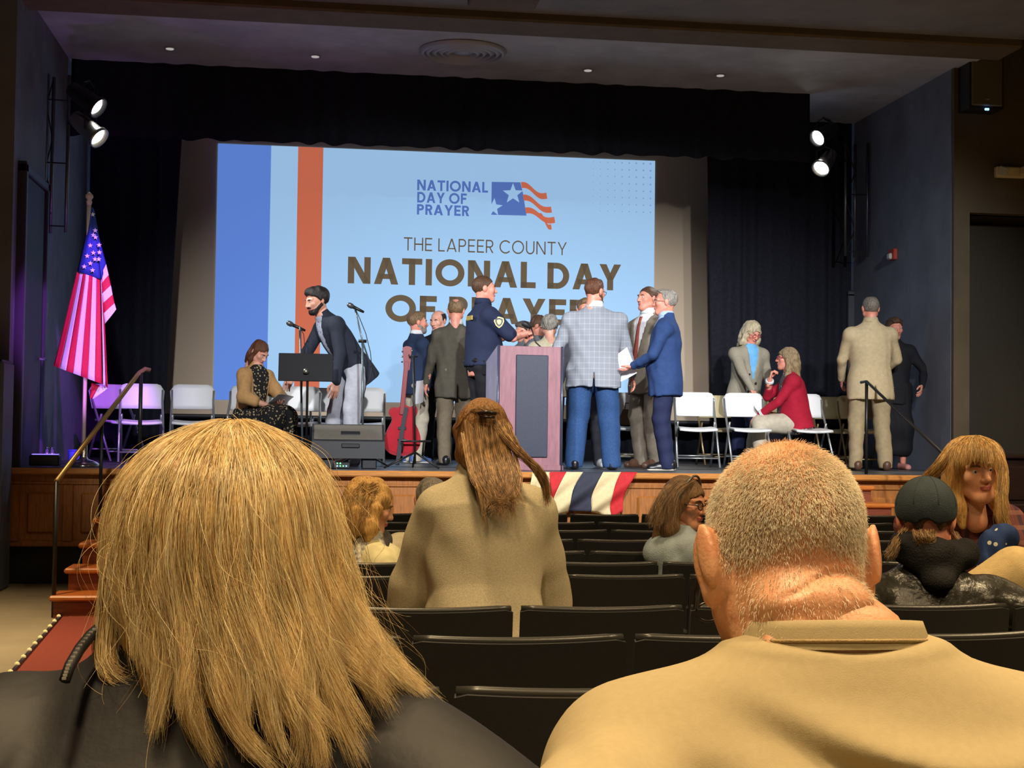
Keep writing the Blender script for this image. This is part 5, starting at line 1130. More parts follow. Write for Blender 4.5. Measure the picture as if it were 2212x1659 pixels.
# 6 officer
x, y = loc(1040, 900, 14.05)
p = person('police officer in a navy short-sleeved uniform standing behind the lectern', x, y, 1.92, -78, head=(-4, 2, 0), bw=1.16, bd=1.12, belly=.04, sk=k_pink, hair='buzz', hm=h_brn, brow=h_brn, arms=[dict(h=(-.1, .36, 1.24), pole=(-1, -.4, -.8)), dict(h=(.1, .38, 1.22), pole=(1, -.3, -.8))], hands=(1.1, 1.1), palms=((0, -.3, -1), (0, -.3, -1)),
   top=dict(m=f_navy, n='uniform_shirt', base=SHIRT, hem=-.03, sleeve=.44, so=.012, grow=.008), legs=dict(m=f_black), shoes=dict(m=s_blk), collar=dict(m=f_navy), seed=16)
b = p['body']; a, e_, w_ = p['A'][1]; m_gold = mat('badge_gold', rgb(196, 168, 76), .4, .2); m_bk = mat('badge_black', rgb(34, 34, 40), .5)
def shield(parent, c, nrm, up, r, name='shoulder_patch'):
    nrm = Vector(nrm).normalized(); up = Vector(up); up = (up-nrm*up.dot(nrm)).normalized(); sd = up.cross(nrm); c = Vector(c)
    out_ = [(-.8, .75), (0, 1.0), (.8, .75), (.9, .1), (.55, -.65), (0, -1.1), (-.55, -.65), (-.9, .1)]
    par = None
    for (q, m, dz) in ((1, m_gold, 0), (.8, m_bk, .003), (.45, m_gold, .006)):
        mb = MB(); V = [c+sd*xx*r*q+up*zz*r*q+nrm*dz for xx, zz in out_]; mb.add(V+[v-nrm*.004 for v in V], [tuple(range(8)), tuple(range(15, 7, -1))]+[(i, (i+1) % 8, (i+1) % 8+8, i+8) for i in range(8)]); o = mb.build(name, m, par or parent); par = par or o
mid = a+(e_-a)*.36; shield(b, mid+np.array((.082, -.02, .004)), (1, -.25, .15), (0, 0, 1), .055)
# back flash of the uniform
hB = p['hip']+p['ax']*.40*p['s']-p['fw']*.158+p['rt']*.06
mb = MB(); mb.box(hB, (.17, .012, .045), None, bev=.003); mb.build('back_lettering_patch', m_gold, b)
MB().box(p['hip']+np.array((0, 0, .02)), (.36, .3, .05), bev=.02).build('duty_belt', mat('belt_leather', rgb(26, 26, 28), .35), b)
MB().box(p['hip']+np.array((.2, -.02, -.05)), (.05, .1, .16), bev=.015).build('holster', MATS['belt_leather'], b)
# 7 group behind the lectern
x, y = loc(1150, 720, 16.4); person('brown-haired person in glasses bent over behind the lectern', x, y, 1.72, -110, head=(0, -30, 0), lean=10, sk=k_pink, hair='short', hm=h_brn, hair_args=dict(vol=.006), glasses=dict(m=m_gl), top=dict(m=f_grey, hem=-.15), legs=dict(m=f_black), shoes=dict(m=s_blk), seed=17)
x, y = loc(1188, 720, 15.9); person('grey-haired person in a cream top seen from behind the lectern', x, y, 1.68, 12, head=(-20, -10, 0), bw=1.12, sk=k_fair, hair='short', hm=h_gry, hair_args=dict(vol=.014, amp=.006), top=dict(m=f_cream, n='cream_top', hem=-.15, so=.01), legs=dict(m=f_black), shoes=dict(m=s_blk), seed=18)
x, y = loc(1132, 720, 16.9); person('dark-haired person mostly hidden behind the head in glasses', x, y, 1.69, 120, head=(0, -12, 0), sk=k_fair, hair='short', hm=h_gb, top=dict(m=f_grey, hem=-.15), legs=dict(m=f_black), shoes=dict(m=s_blk), seed=19)
# 8 plaid blazer
x, y = loc(1282, 900, 13.95)
p = person('big man in a pale plaid blazer and jeans seen from behind', x, y, 1.91, -12, head=(-34, -6, 0), bw=1.3, bd=1.22, belly=.06, sk=k_pink, hair='short', hm=h_aub, hair_args=dict(vol=.001), beard=dict(m=h_aub), glasses=dict(m=m_gl), arms=[dict(h=(-.34, .12, .86), pole=(-1, -.6, 0)), dict(h=(.36, .16, .83), pole=(1, -.8, 0))], top=dict(m=f_plaid, hem=-.2, vent=True, wr=.006), collar=dict(m=f_white, r=.075), legs=dict(m=f_denim, w=1.2), shoes=dict(m=s_blk), feet=[(-.17, -.02, 0), (.17, -.02, 0)], seed=20)
# 11 hidden man behind him
x, y = loc(1262, 900, 14.95); person('person hidden behind the plaid blazer, white sneakers showing below', x, y, 1.8, 176, head=(4, 0, 0), sk=k_pink, hair='short', hm=h_lbr, top=dict(m=f_grey, hem=-.15), legs=dict(m=fabric('dark_grey_trousers', (62, 62, 70))), shoes=dict(m=s_wht), feet=[(-.16, .02, 0), (.13, .02, 0)], seed=21)
# 9 taupe suit, red tie
x, y = loc(1398, 900, 14.75)
p = person('tall man in a taupe suit with a rust tie facing the plaid blazer', x, y, 1.93, 118, head=(-2, 4, 0), bw=1.12, belly=.03, sk=k_pink, hair='buzz', hm=h_brn, brow=h_brn, arms=[dict(h=(-.3, .12, .82), pole=(-1, -.7, 0)), dict(h=(.28, .2, .85), pole=(1, -.7, 0))], top=dict(m=f_taupe, hem=-.24, v=.02, vw=.1), under=dict(m=f_white), collar=dict(m=f_white), tie=f_redtie, legs=dict(m=f_taupe), shoes=dict(m=s_brn), seed=22)
# 10 navy suit, grey hair
x, y = loc(1437, 900, 13.7)
p = person('grey-haired man in a navy blue suit and glasses holding white papers', x, y, 1.79, 72, head=(4, 2, 0), bw=1.14, bd=1.1, belly=.05, sk=k_pink, hair='short', hm=h_gry, hair_args=dict(line=[(-.13, -.07), (-.075, -.065), (-.03, -.012), (.0, .0), (.02, .03), (.035, .085), (.06, .1), (.1, .12)]), glasses=dict(m=m_glm), brow=h_gry, arms=[dict(h=(-.12, .3, 1.0), pole=(-1, -.8, -.5)), dict(h=(.14, .28, 1.02), pole=(1, -.8, -.5))], palms=((0, .2, 1), (0, .2, 1)), top=dict(m=f_blue, hem=-.23, v=.1, vw=.08, vent=True), under=dict(m=f_lblue), collar=dict(m=f_lblue), legs=dict(m=f_dkblue), shoes=dict(m=s_blk, sole=s_sole), seed=23)
held('paper_stack', p, (0, .45, 1.07), (.3, .8, -.5), (.2, .3, .7), .26, .2, m_paper, 'white papers held up by the man in the navy suit', 'papers')
held('paper_sheet', p, (.02, .42, .98), (.3, .8, -.4), (.2, .3, .5), .24, .16, m_paper, 'lower white sheet tucked beneath the papers of the navy suit man')
# 12 grey-haired woman in the tweed blazer
x, y = loc(1613, 860, 15.75)
p = person('grey-haired woman in a tweed blazer leaning on a white chair', x, y, 1.66, -166, lean=14, head=(6, -26, 0), fem=1, bw=1.16, belly=.03, sk=k_pink, hair='long', hm=h_wht, hair_args=dict(len=.17, w=.03, vol=.014, fr=.056, sy=.012, fy=.035, amp=.006), glasses=dict(m=m_glr), brow=h_gry, arms=[dict(h=(-.3, .05, .82), pole=(-1, -.7, 0)), dict(h=(.14, .4, .86), pole=(1, -.4, -.2))], palms=(None, (0, 0, -1)), top=dict(m=f_tweed, hem=-.2, v=.12, vw=.075), under=dict(m=f_sky, n='blouse', sleeve=0), legs=dict(m=f_dkblue), shoes=dict(m=s_blk), seed=24)
for (u, h) in ((-.035, .1), (.045, .1), (-.035, .0), (.045, .0), (.05, .2)):
    c = p['hip']+p['ax']*h*p['s']+p['rt']*u+p['fw']*(.175 if h < .15 else .15); M = Matrix.Translation(Vector(c)) @ Vector(p['fw']).to_track_quat('Z', 'Y').to_matrix().to_4x4()
    MB().lathe([(.001, -.01), (.012, -.01), (.012, .004), (.001, .006)], 12, M).build('button', m_gl, p['body'], True)
# 13 seated woman in red
x, y = loc(1722, 900, 14.95)
p = person('seated woman in a red cardigan with long sandy hair and red glasses', x, y, 1.7, 78, seat=.45, lean=10, head=(0, 6, 0), fem=1, bw=1.2, bd=1.15, belly=.05, sk=k_pink, hair='long', hm=h_sb, hair_args=dict(len=.36, w=.02, vol=.01, back=-.085, bf=.09, fr=.058, sy=-.03, amp=.006), glasses=dict(m=m_glr, t=1.5), brow=h_sb, arms=[dict(h=(-.1, .42, .6), pole=(-1, -.5, -.3)), dict(h=(.04, .3, 1.0), pole=(.8, .2, -1))], hands=(.4, 1.0), palms=((0, 0, -1), (-.2, -1, .2)), handdir=(None, (-.2, -.25, 1)), top=dict(m=f_red, n='cardigan', hem=-.12, v=-.2, vw=.06, gap=.05), under=dict(m=f_dots, n='blouse', sleeve=0), legs=dict(m=f_khaki, w=1.2), shoes=dict(m=s_wht), feet=[(-.12, .42, 0), (.14, .5, 0)], seed=25)
b = p['body']
for i in (0, 1):
    a, e_, w_ = p['A'][i]
    for t in (.86, .92): q = e_+(w_-e_)*t; d = (w_-e_)/np.linalg.norm(w_-e_); MB().tube([q-d*.005, q+d*.005], .047, 16).build('cuff_stripe', f_white, b, True)
held('red_booklet', p, (.12, .35, .62), (1, .25, 0), (-.2, 1, .1), .14, .26, mat('booklet_red', rgb(200, 70, 50), .5), 'red booklet lying on the lap of the woman in red', 'booklet')
held('paper_sheet', p, (-.05, .42, .6), (1, .2, .2), (-.2, .6, .7), .14, .2, m_paper, 'white leaflet on the knee of the woman in red')
# 14 beige blazer, back view
x, y = loc(1880, 900, 14.6)
person('tall man in a beige blazer and tan trousers seen from behind', x, y, 1.87, -2, collar=dict(m=f_beige, h=.045), head=(-4, 0, 0), bw=1.2, bd=1.1, belly=.03, sk=k_pink, hair='balding', hm=hairmat('ash_grey', (150, 138, 124)), hair_args=dict(by=-.005, bs=.85), arms=[dict(h=(-.2, .28, .92), pole=(-.8, -.6, -.3)), dict(h=(.2, .28, .98), pole=(.8, -.6, -.3))], top=dict(m=f_beige, hem=-.24, vent=True, wr=.004), legs=dict(m=f_btr, w=1.02), shoes=dict(m=s_brn), feet=[(-.16, -.02, 0), (.15, -.02, 0)], seed=26)
# 15 woman in black behind him
x, y = loc(1931, 900, 15.05)
person('woman in black with glasses on her head behind the beige blazer', x, y, 1.68, 172, head=(10, -6, 0), fem=1, sk=k_pink, hair='short', hm=h_brn, hair_args=dict(vol=.006), glasses=dict(m=m_gl, up=.085, bk=.03), arms=[dict(h=(-.26, .2, .95), pole=(-1, -.5, -.2)), dict(h=(.2, .25, .98), pole=(1, -.5, -.2))], top=dict(m=f_black, hem=-.2), skirt=dict(m=f_black, len=.6), shoes=dict(m=s_pink, low=1), seed=27)
# bag on the chair behind the suits
bg = at(1352, 905, 15.55); e = empty('handbag', (bg.x, 15.35, ST+.46), 0, 'small brown handbag on the white chair behind the suits', 'bag')
m_bag = mat('brown_leather', rgb(104, 76, 50), .5, noise=.3)
MB().prism([(-.11, 0), (.11, 0), (.12, .1), (.09, .17), (-.09, .17), (-.12, .1)], .1).build('body', m_bag, e); MB().tube([(-.06, 0, .16), (-.05, 0, .24), (.05, 0, .24), (.06, 0, .16)], .007, 6).build('handle', m_bag, e, True)
# ------------------------------------------------------------------ people in the seats
def to_local(body, P): 
    M = np.array((Matrix.Translation(body.location) @ body.rotation_euler.to_matrix().to_4x4()).inverted()); P = np.asarray(P, float); return (P.reshape(-1, 3) @ M[:3, :3].T+M[:3, 3]).reshape(P.shape)
def px_guides(lines, k=12):        # [(px, py, Y) ...] polylines -> resampled world guides
    out = []
    for ln in lines:
        P = np.array([tuple(at(*q)) for q in ln]); d = np.r_[0, np.cumsum(np.linalg.norm(np.diff(P, axis=0), axis=1))]; t = np.linspace(0, d[-1], k)
        # smooth
        Q = np.stack([np.interp(t, d, P[:, i]) for i in range(3)], 1)
        for _ in range(2): Q[1:-1] = .25*Q[:-2]+.5*Q[1:-1]+.25*Q[2:]
        out.append(Q)
    return np.array(out)
# --- standing woman in the tan coat
f_coat = fabric('oatmeal_fleece', (196, 184, 154), bump=.35, bscale=420, noise=.22, nscale=160, rough=.95)
x, y = loc(1030, 1100, 4.75)
pc_ = person('woman in a long oatmeal coat standing with her back turned, hair clipped up', x, y, 1.68, -3, z0=floor_z(4.75), lean=17, headat=at(1042, 948, 4.98), head=(-8, -22, 0), fem=1, bw=.98, bd=1.15, shh=.395, shw=.16, sk=k_tan, hair='long', hm=hairmat('copper_brown', (164, 118, 70), (108, 74, 42)), hair_args=dict(len=.11, w=-.015, vol=.006, back=-.05, h=.005, amp=.002),
   arms=[dict(h=(-.3, .2, .78), pole=(-1, -.5, 0)), dict(h=(.3, .2, .78), pole=(1, -.5, 0))], top=dict(m=f_coat, n='coat', hem=-.5, so=.026, grow=.03, ek=1.15, res=.01, wr=.009, wf=13, base=[(-.55, .26, .2), (-.1, .22, .16)]+JACKET[2:]), collar=dict(m=f_coat, h=.05, r=.075), legs=dict(m=f_black), shoes=dict(m=s_blk), hres=.005, seed=31)
b = pc_['body']
m_cop = strandmat('strands_copper', [(224, 186, 130), (186, 142, 92), (148, 108, 68), (112, 80, 52)])
Yc = 4.72; lines = []
r = random.Random(3)
for i in range(34):           # crown to clip
    a = i/33; x0 = 990+105*a; lines.append([(x0+r.uniform(-6, 6), 905+40*abs(a-.5)+r.uniform(-8, 8), 4.93), (lerp(x0, 1052, .5), 875+18*abs(a-.5), 4.9), (1050+r.uniform(-10, 10), 893+r.uniform(-4, 4), 4.855)])
G = px_guides(lines, 9); strands('hair_strands', b, to_local(b, G), 36, .008, .0007, m_cop, 5, jit=.004)
lines = []
for i in range(64):
    a = r.random(); x0 = 1000+100*a; ln = [(x0, 905+r.uniform(0, 40), 4.88), (x0+6, 960, 4.84), (lerp(1010, 1118, a), 1000, 4.80)]
    if r.random() < .7: xe = lerp(1040, 1140, r.random()); ye = r.uniform(1060, 1150); ln += [(lerp(1025, 1130, a), 1050, 4.70), (lerp(lerp(1040, 1120, a), xe, .5), 1090, 4.66), (xe, ye, 4.63)]
    else: ln = [(1060+40*r.random(), 915, 4.88), (1095+20*r.random(), 960, 4.82), (1125+18*r.random(), 990, 4.79), (1165+r.uniform(-8, 8), 1015, 4.78), (1182+r.uniform(-6, 6), 1055, 4.80), (1184+r.uniform(-6, 6), 1090, 4.80)]
    lines.append(ln)
G = px_guides(lines, 14); strands('hair_strands', b, to_local(b, G), 40, .009, .0007, m_cop, 6, jit=.008, prof=np.linspace(1, .75, 14))
c = to_local(b, np.array([tuple(at(1052, 896, 4.845))]))[0]
MB().tube([c+np.array((-.03, 0, .004)), c+np.array((0, -.012, .01)), c+np.array((.03, 0, .004))], .007, 8).build('hair_clip', m_gl, b, True); MB().tube([c+np.array((-.025, -.004, -.008)), c+np.array((0, -.016, -.008)), c+np.array((.025, -.004, -.008))], .005, 8).build('hair_clip', m_gl, b, True)
# --- blonde woman in the quilted vest
f_vest = mat('quilted_vest', rgb(206, 204, 192), .5, noise=.1, nscale=30); n, L, bs = nodes_of(f_vest)
tc = n.new('ShaderNodeTexCoord'); mp = n.new('ShaderNodeMapping'); mp.inputs['Rotation'].default_value = (0, .78, 0); mp.inputs['Scale'].default_value = (22, 22, 22); ck = n.new('ShaderNodeTexWave'); ck.inputs['Scale'].default_value = .5; ck2 = n.new('ShaderNodeTexWave'); ck2.inputs['Scale'].default_value = .5; ck2.bands_direction = 'Z'
L.new(tc.outputs['Object'], mp.inputs[0]); L.new(mp.outputs[0], ck.inputs[0]); L.new(mp.outputs[0], ck2.inputs[0]); mu = n.new('ShaderNodeMath'); mu.operation = 'MULTIPLY'; L.new(ck.outputs['Fac'], mu.inputs[0]); L.new(ck2.outputs['Fac'], mu.inputs[1]); bpn = n.new('ShaderNodeBump'); bpn.inputs['Strength'].default_value = .8; bpn.inputs['Distance'].default_value = .012; L.new(mu.outputs[0], bpn.inputs['Height']); L.new(bpn.outputs[0], bs.inputs['Normal'])
f_yel = fabric('cream_sleeve', (238, 228, 178))
h_gold = hairmat('golden_blonde', (232, 190, 120), (176, 122, 60))
pv_ = person('blonde woman in a pale quilted vest turned in profile in the seats', 0, 6.4, 1.62, -62, z0=0, seat=.42, lean=6, headat=at(797, 1098, 6.4), head=(-14, -12, 0), fem=1, bw=1.05, sk=skin('warm_light', (230, 176, 142)), hair='long', hm=h_gold, hair_args=dict(len=.15, w=.03, vol=.012, fr=.056, fy=.03, sy=-.01, amp=.005, fq=60, az=.6, back=-.07), brow=h_lbr,
   top=dict(m=f_yel, n='sweater', so=.004), over=dict(m=f_vest, n='quilted_vest', sleeve=0, grow=.016), legs=dict(m=f_black), shoes=dict(m=s_blk), arms=[dict(h=(-.16, .32, .66), pole=(-1, -.5, -.4)), dict(h=(.16, .3, .68), pole=(1, -.5, -.4))], hres=.005, res=.011, seed=32)
m_goldst = strandmat('strands_gold', [(250, 222, 160), (230, 188, 118), (198, 148, 82), (160, 110, 56)])
b = pv_['body']; lines = []
for i in range(70):
    t = r.random(); x0 = lerp(778, 818, r.random()); y0 = 1050+r.uniform(-8, 6)
    ang = r.random(); ln = [(x0, y0, 6.36-r.random()*.05), (lerp(750, 812, ang), 1062+22*abs(ang-.5)+r.uniform(-5, 5), 6.31), (lerp(742, 800, ang)+r.uniform(-5, 5), 1105+r.uniform(-8, 8), 6.29), (lerp(738, 792, ang)+r.uniform(-8, 8), 1135+r.uniform(-12, 14), 6.28)]
    lines.append(ln)
strands('hair_strands', b, to_local(b, px_guides(lines, 10)), 26, .012, .0008, m_goldst, 8, jit=.012)
o = sheet('leaflet', None, at(853, 1200, 6.25), (.75, .2, -.55), (.35, .3, .9), .085, .07, mat('cream_paper', rgb(240, 232, 190), .7)); tag(o, 'cream folded leaflet in the hand of the blonde woman in the vest', 'leaflet')
mb = MB(); q = to_local(b, np.array([tuple(at(826, 1168, 6.42))]))[0]
add_shell('neck_scarf', [el(q, (.035, .05, .05), k=0), el(q+np.array((0, -.03, -.04)), (.05, .05, .04), k=.03)], [], .007, fabric('dark_grey_scarf', (92, 88, 84), bump=.5), b)
# --- seated person with the cream top, mostly hidden by the coat
person('person in a cream top in the seats, mostly hidden by the oatmeal coat', 0, 7.6, 1.66, -6, z0=0, seat=.42, headat=at(932, 1085, 7.6), head=(0, -10, 0), bw=1.05, sk=k_fair, hair='short', hm=h_gry, top=dict(m=f_cream, n='cream_top', so=.01), legs=dict(m=f_black), shoes=dict(m=s_blk), seed=33)
# --- woman in the hoodie
f_hood = fabric('grey_blue_hoodie', (164, 178, 186), bump=.4, bscale=200); f_hoodin = fabric('hood_lining', (104, 104, 116))
def hood(hip, ax, rt, fw, A, s): N_ = hip+ax*.47*s; return [rc(N_-rt*.09*s-fw*.06, N_-ax*.05-fw*.15*s, .045*s, .05*s, k=.04), rc(N_+rt*.09*s-fw*.06, N_-ax*.05-fw*.15*s, .045*s, .05*s, k=.04), el(N_-fw*.12*s-ax*.06, (.1*s, .05*s, .09*s), k=.04)]
ph = person('woman in a grey-blue hoodie twisting round in her seat, headband and glasses', 0, 6.8, 1.68, -72, z0=0, seat=.42, lean=4, headat=at(1480, 1090, 6.8), head=(-62, -6, 0), fem=1, bw=1.12, bd=1.1, sk=k_tan, hair='long', hm=hairmat('ash_brown', (150, 116, 80), (104, 76, 50)), hair_args=dict(len=.2, w=.035, vol=.006, fr=.06, fy=.02, sy=-.02, back=-.075, amp=.005), brow=h_brn, glasses=dict(m=m_gl, t=1.2),
   top=dict(m=f_hood, n='hoodie', so=.012, extra=hood, hem=-.12), legs=dict(m=f_denim), shoes=dict(m=s_wht), arms=[dict(h=(-.2, .25, .68), pole=(-1, -.4, -.3)), dict(h=(.5, .15, .78), pole=(.4, -1, .2))], hres=.005, res=.011, seed=34)
b = ph['body']; lines = []; m_ash = strandmat('strands_ash', [(200, 166, 124), (160, 122, 82), (120, 88, 58), (176, 150, 120)])
for i in range(60):
    t = r.random(); x0 = lerp(1458, 1500, t); lines.append([(x0, 1040+r.uniform(-2, 4), 6.74), (lerp(1432, 1466, t), 1062+r.uniform(-4, 4), 6.68), (lerp(1408, 1456, t)+r.uniform(-5, 5), 1100, 6.66), (lerp(1396, 1458, t)+r.uniform(-6, 6), 1128+r.uniform(-10, 12), 6.65)])
strands('hair_strands', b, to_local(b, px_guides(lines, 10)), 26, .012, .0008, m_ash, 9, jit=.01)
RHm = np.array(ph['RH']); band_ = [xform(np.array([(math.cos(t)*.099, .02+.02*math.sin(t), .02+math.sin(t)*.128)]), RHm)[0] for t in np.linspace(.1, math.pi-.1, 24)]
MB().tube(band_, .006, 8).build('headband', mat('sparkly_headband', rgb(150, 146, 138), .3, .5, noise=.7, nscale=160), b, True)
# --- person with the cap and leather jacket
f_leather = mat('black_leather', rgb(52, 50, 44), .32, noise=.4, nscale=16, bump=.5, bscale=40); f_hoodblk = fabric('black_hood', (26, 25, 26), bump=.5, bscale=160); f_cap = fabric('slate_cap', (58, 68, 74), bump=.4, bscale=260)
pk = person('seated person in a slate cap and black leather jacket with a black hood', 0, 4.3, 1.7, -4, z0=floor_z(4.3), seat=.4, lean=4, headat=at(2000, 1128, 4.42), head=(-20, -6, 0), bw=1.14, bd=1.1, sk=k_pink, hair='short', hm=hairmat('dusty_brown', (150, 118, 80)), hair_args=dict(vol=-.004),
   top=dict(m=f_leather, n='leather_jacket', so=.01, wr=.004, wf=24, res=.009), legs=dict(m=f_denim), shoes=dict(m=s_blk), hres=.005, seed=35)
b = pk['body']; RHk = pk['RH']
add_shell('cap', [el((0, -.014, .046), (.096, .117, .099), k=0)], [hairline([(-.2, -.03), (-.1, -.01), (0, .02), (.1, .045)]), lambda x, y, z: np.minimum(.034-np.sqrt(x*x+((z+.03)/1.0)**2), -.03-y)], .005, f_cap, b, RHk)
add_shell('cap_brim', [el((0, .14, .045), (.075, .07, .008), k=0)], [], .005, f_cap, b, RHk)
mb = MB()
for a_ in (-1.2, -.4, .4, 1.2):
    P_ = [xform(np.array([(math.sin(a_)*math.sin(t)*.0965, -.014-math.cos(a_)*math.sin(t)*.1175, .046+math.cos(t)*.0995)]), np.array(RHk))[0] for t in np.linspace(.05, 1.55, 10)]
    MB().tube(P_, .0012, 5).build('cap_seam', mat('cap_thread', rgb(40, 48, 52), .8), b, True)
hc = to_local(b, np.array([tuple(at(2010, 1195, 4.32)), tuple(at(1950, 1180, 4.38)), tuple(at(2080, 1195, 4.38)), tuple(at(2030, 1255, 4.27))]))
add_shell('hood', [rc(hc[1], hc[2], .04, .045, k=0), rc(hc[1], hc[3], .035, .035, k=.04), rc(hc[2], hc[3], .04, .035, k=.04), el(hc[0], (.085, .05, .06), k=.04)], [], .007, f_hoodblk, b, disp=wrinkle(.004, 40, 4))
lines = []
for i in range(40):
    t = r.random()
    if i < 16: lines.append([(1952+r.uniform(-4, 6), 1150+r.uniform(-8, 8), 4.38), (1935+r.uniform(-8, 6), 1175, 4.33), (1920+r.uniform(-10, 10), 1200+r.uniform(-6, 12), 4.31)])
    elif i < 28: lines.append([(1975+50*t, 1148, 4.31), (1978+46*t, 1160+r.uniform(0, 8), 4.285), (1985+r.uniform(0, 34), 1176+r.uniform(-4, 10), 4.30)])
    else: lines.append([(2062+r.uniform(-4, 6), 1155+r.uniform(-8, 8), 4.40), (2080+r.uniform(-6, 8), 1185, 4.36), (2096+r.uniform(-10, 8), 1205+r.uniform(-6, 10), 4.35)])
strands('hair_strands', b, to_local(b, px_guides(lines, 9)), 30, .010, .0007, strandmat('strands_dusty', [(196, 160, 110), (150, 114, 72), (110, 80, 50)]), 12, jit=.006)
for (q0_, q1_) in (((1905, 1262), (2200, 1250)),):
    P_ = [tuple(at(lerp(q0_[0], q1_[0], i/14), 1262+4*math.sin(i*.9)-10*math.exp(-((i-9)/2.0)**2)*-1, 4.17)) for i in range(15)]
# --- leaning blonde woman, facing the camera
def plaidm(name, c1, c2, c3, f=18):
    m = fabric(name, c1); n, L, b_ = nodes_of(m); tc = n.new('ShaderNodeTexCoord'); sx = n.new('ShaderNodeSeparateXYZ'); L.new(tc.outputs['Object'], sx.inputs[0])
    def ln(o_, ff, w):
        a = n.new('ShaderNodeMath'); a.operation = 'MULTIPLY'; a.inputs[1].default_value = ff; L.new(o_, a.inputs[0]); fr = n.new('ShaderNodeMath'); fr.operation = 'FRACT'; L.new(a.outputs[0], fr.inputs[0]); lt = n.new('ShaderNodeMath'); lt.operation = 'LESS_THAN'; lt.inputs[1].default_value = w; L.new(fr.outputs[0], lt.inputs[0]); return lt.outputs[0]
    m1 = n.new('ShaderNodeMix'); m1.data_type = 'RGBA'; m1.inputs['A'].default_value = rgb(*c1); m1.inputs['B'].default_value = rgb(*c2); L.new(ln(sx.outputs['X'], f, .35), m1.inputs['Factor'])
    m2 = n.new('ShaderNodeMix'); m2.data_type = 'RGBA'; m2.inputs['B'].default_value = rgb(*c3); L.new(m1.outputs['Result'], m2.inputs['A']); hm_ = n.new('ShaderNodeMath'); hm_.operation = 'MULTIPLY'; hm_.inputs[1].default_value = .6; L.new(ln(sx.outputs['Z'], f, .3), hm_.inputs[0]); L.new(hm_.outputs[0], m2.inputs['Factor']); L.new(m2.outputs['Result'], b_.inputs['Base Color']); return m
f_mplaid = plaidm('maroon_plaid', (104, 58, 58), (66, 44, 56), (140, 96, 84))
pb = person('blonde woman in a maroon plaid shirt leaning forward to face the camera', 0, 5.3, 1.68, 176, z0=floor_z(5.4), lean=38, headat=at(2100, 1022, 5.2), head=(6, 2, 8), fem=1, bw=1.12, sk=skin('warm_light', (230, 176, 142)), hair='long', hm=h_gold, hair_args=dict(len=.2, w=.012, vol=.008, fr=.058, fy=.03, ft=.05, sy=.01, amp=.003), brow=h_lbr,
   top=dict(m=f_mplaid, n='plaid_shirt', so=.012, hem=-.14), legs=dict(m=f_denim), shoes=dict(m=s_brn), arms=[dict(h=(-.28, .55, .8), pole=(-1, -.3, .1)), dict(h=(.1, .62, .82), pole=(1, -.3, -.2))], hands=(.6, .6), hres=.0045, res=.011, seed=36)
b = pb['body']; lines = []
for i in range(30): t = i/29; lines.append([(2108+r.uniform(-10, 10), 942, 5.22), (lerp(2066, 2148, t), 952+26*abs(t-.5), 5.10), (lerp(2052, 2156, t), 988+r.uniform(-3, 3)+14*abs(t-.5), 5.05), (lerp(2050, 2158, t), 1000+30*abs(t-.5)+r.uniform(-3, 4), 5.055)])      # fringe
for i in range(34): t = r.random(); lines.append([(2100+r.uniform(-8, 8), 942, 5.24), (2070+r.uniform(-8, 8), 950, 5.18), (2048+r.uniform(-10, 6), 975, 5.14), (2030+r.uniform(-12, 14), 1010, 5.14), (1999+r.uniform(-12, 22), 1030+r.uniform(-8, 10), 5.2), (1980+r.uniform(-8, 14), 1050+r.uniform(-6, 6), 5.24)])
for i in range(40): t = r.random(); lines.append([(2112+r.uniform(-8, 8), 942, 5.24), (2142+r.uniform(-8, 8), 952, 5.16), (2166+r.uniform(-6, 6), 985, 5.1), (2168+r.uniform(-8, 8), 1040, 5.06), (2163+r.uniform(-14, 12), 1090, 5.03), (2165+r.uniform(-14, 14), 1135+r.uniform(-6, 12), 5.02), (2185+r.uniform(-8, 6), 1160+r.uniform(-8, 8), 5.02)])
strands('hair_strands', b, to_local(b, px_guides(lines, 12)), 40, .011, .0006, m_goldst, 14, jit=.007, prof=np.r_[.3, .6, np.ones(10)])
# starry blue cloth and the neighbour in the tan coat at the edge
f_star = floral('starry_blue', (34, 56, 104), (206, 206, 200), 22, .17); q = at(2152, 1182, 4.95)
V, Q = nets([el((0, 0, 0), (.07, .06, .065), k=0), el((.03, 0, .04), (.05, .05, .045), k=.03), el((-.03, 0, -.05), (.05, .05, .04), k=.03)], .008, disp=wrinkle(.005, 40, 3)); o = link('star_print_bag', fast_mesh('star_print_bag', V, Q, f_star)); o.location = q; tag(o, 'small dark blue bag printed with white stars held by the leaning woman', 'bag')
f_tcoat = fabric('mustard_tan_coat', (206, 180, 128), bump=.4)
pz = person('person in a tan coat cut off by the picture edge beside the star bag', 0, 4.7, 1.7, 6, z0=floor_z(4.7), seat=.4, headat=at(2300, 1090, 4.75), bw=1.25, sk=k_tan, hair='short', hm=h_brn, top=dict(m=f_tcoat, n='tan_coat', so=.03, grow=.02), legs=dict(m=f_black), shoes=dict(m=s_blk), arms=[dict(h=(-.42, .3, .72), pole=(-1, -.8, -.3)), None], seed=37)
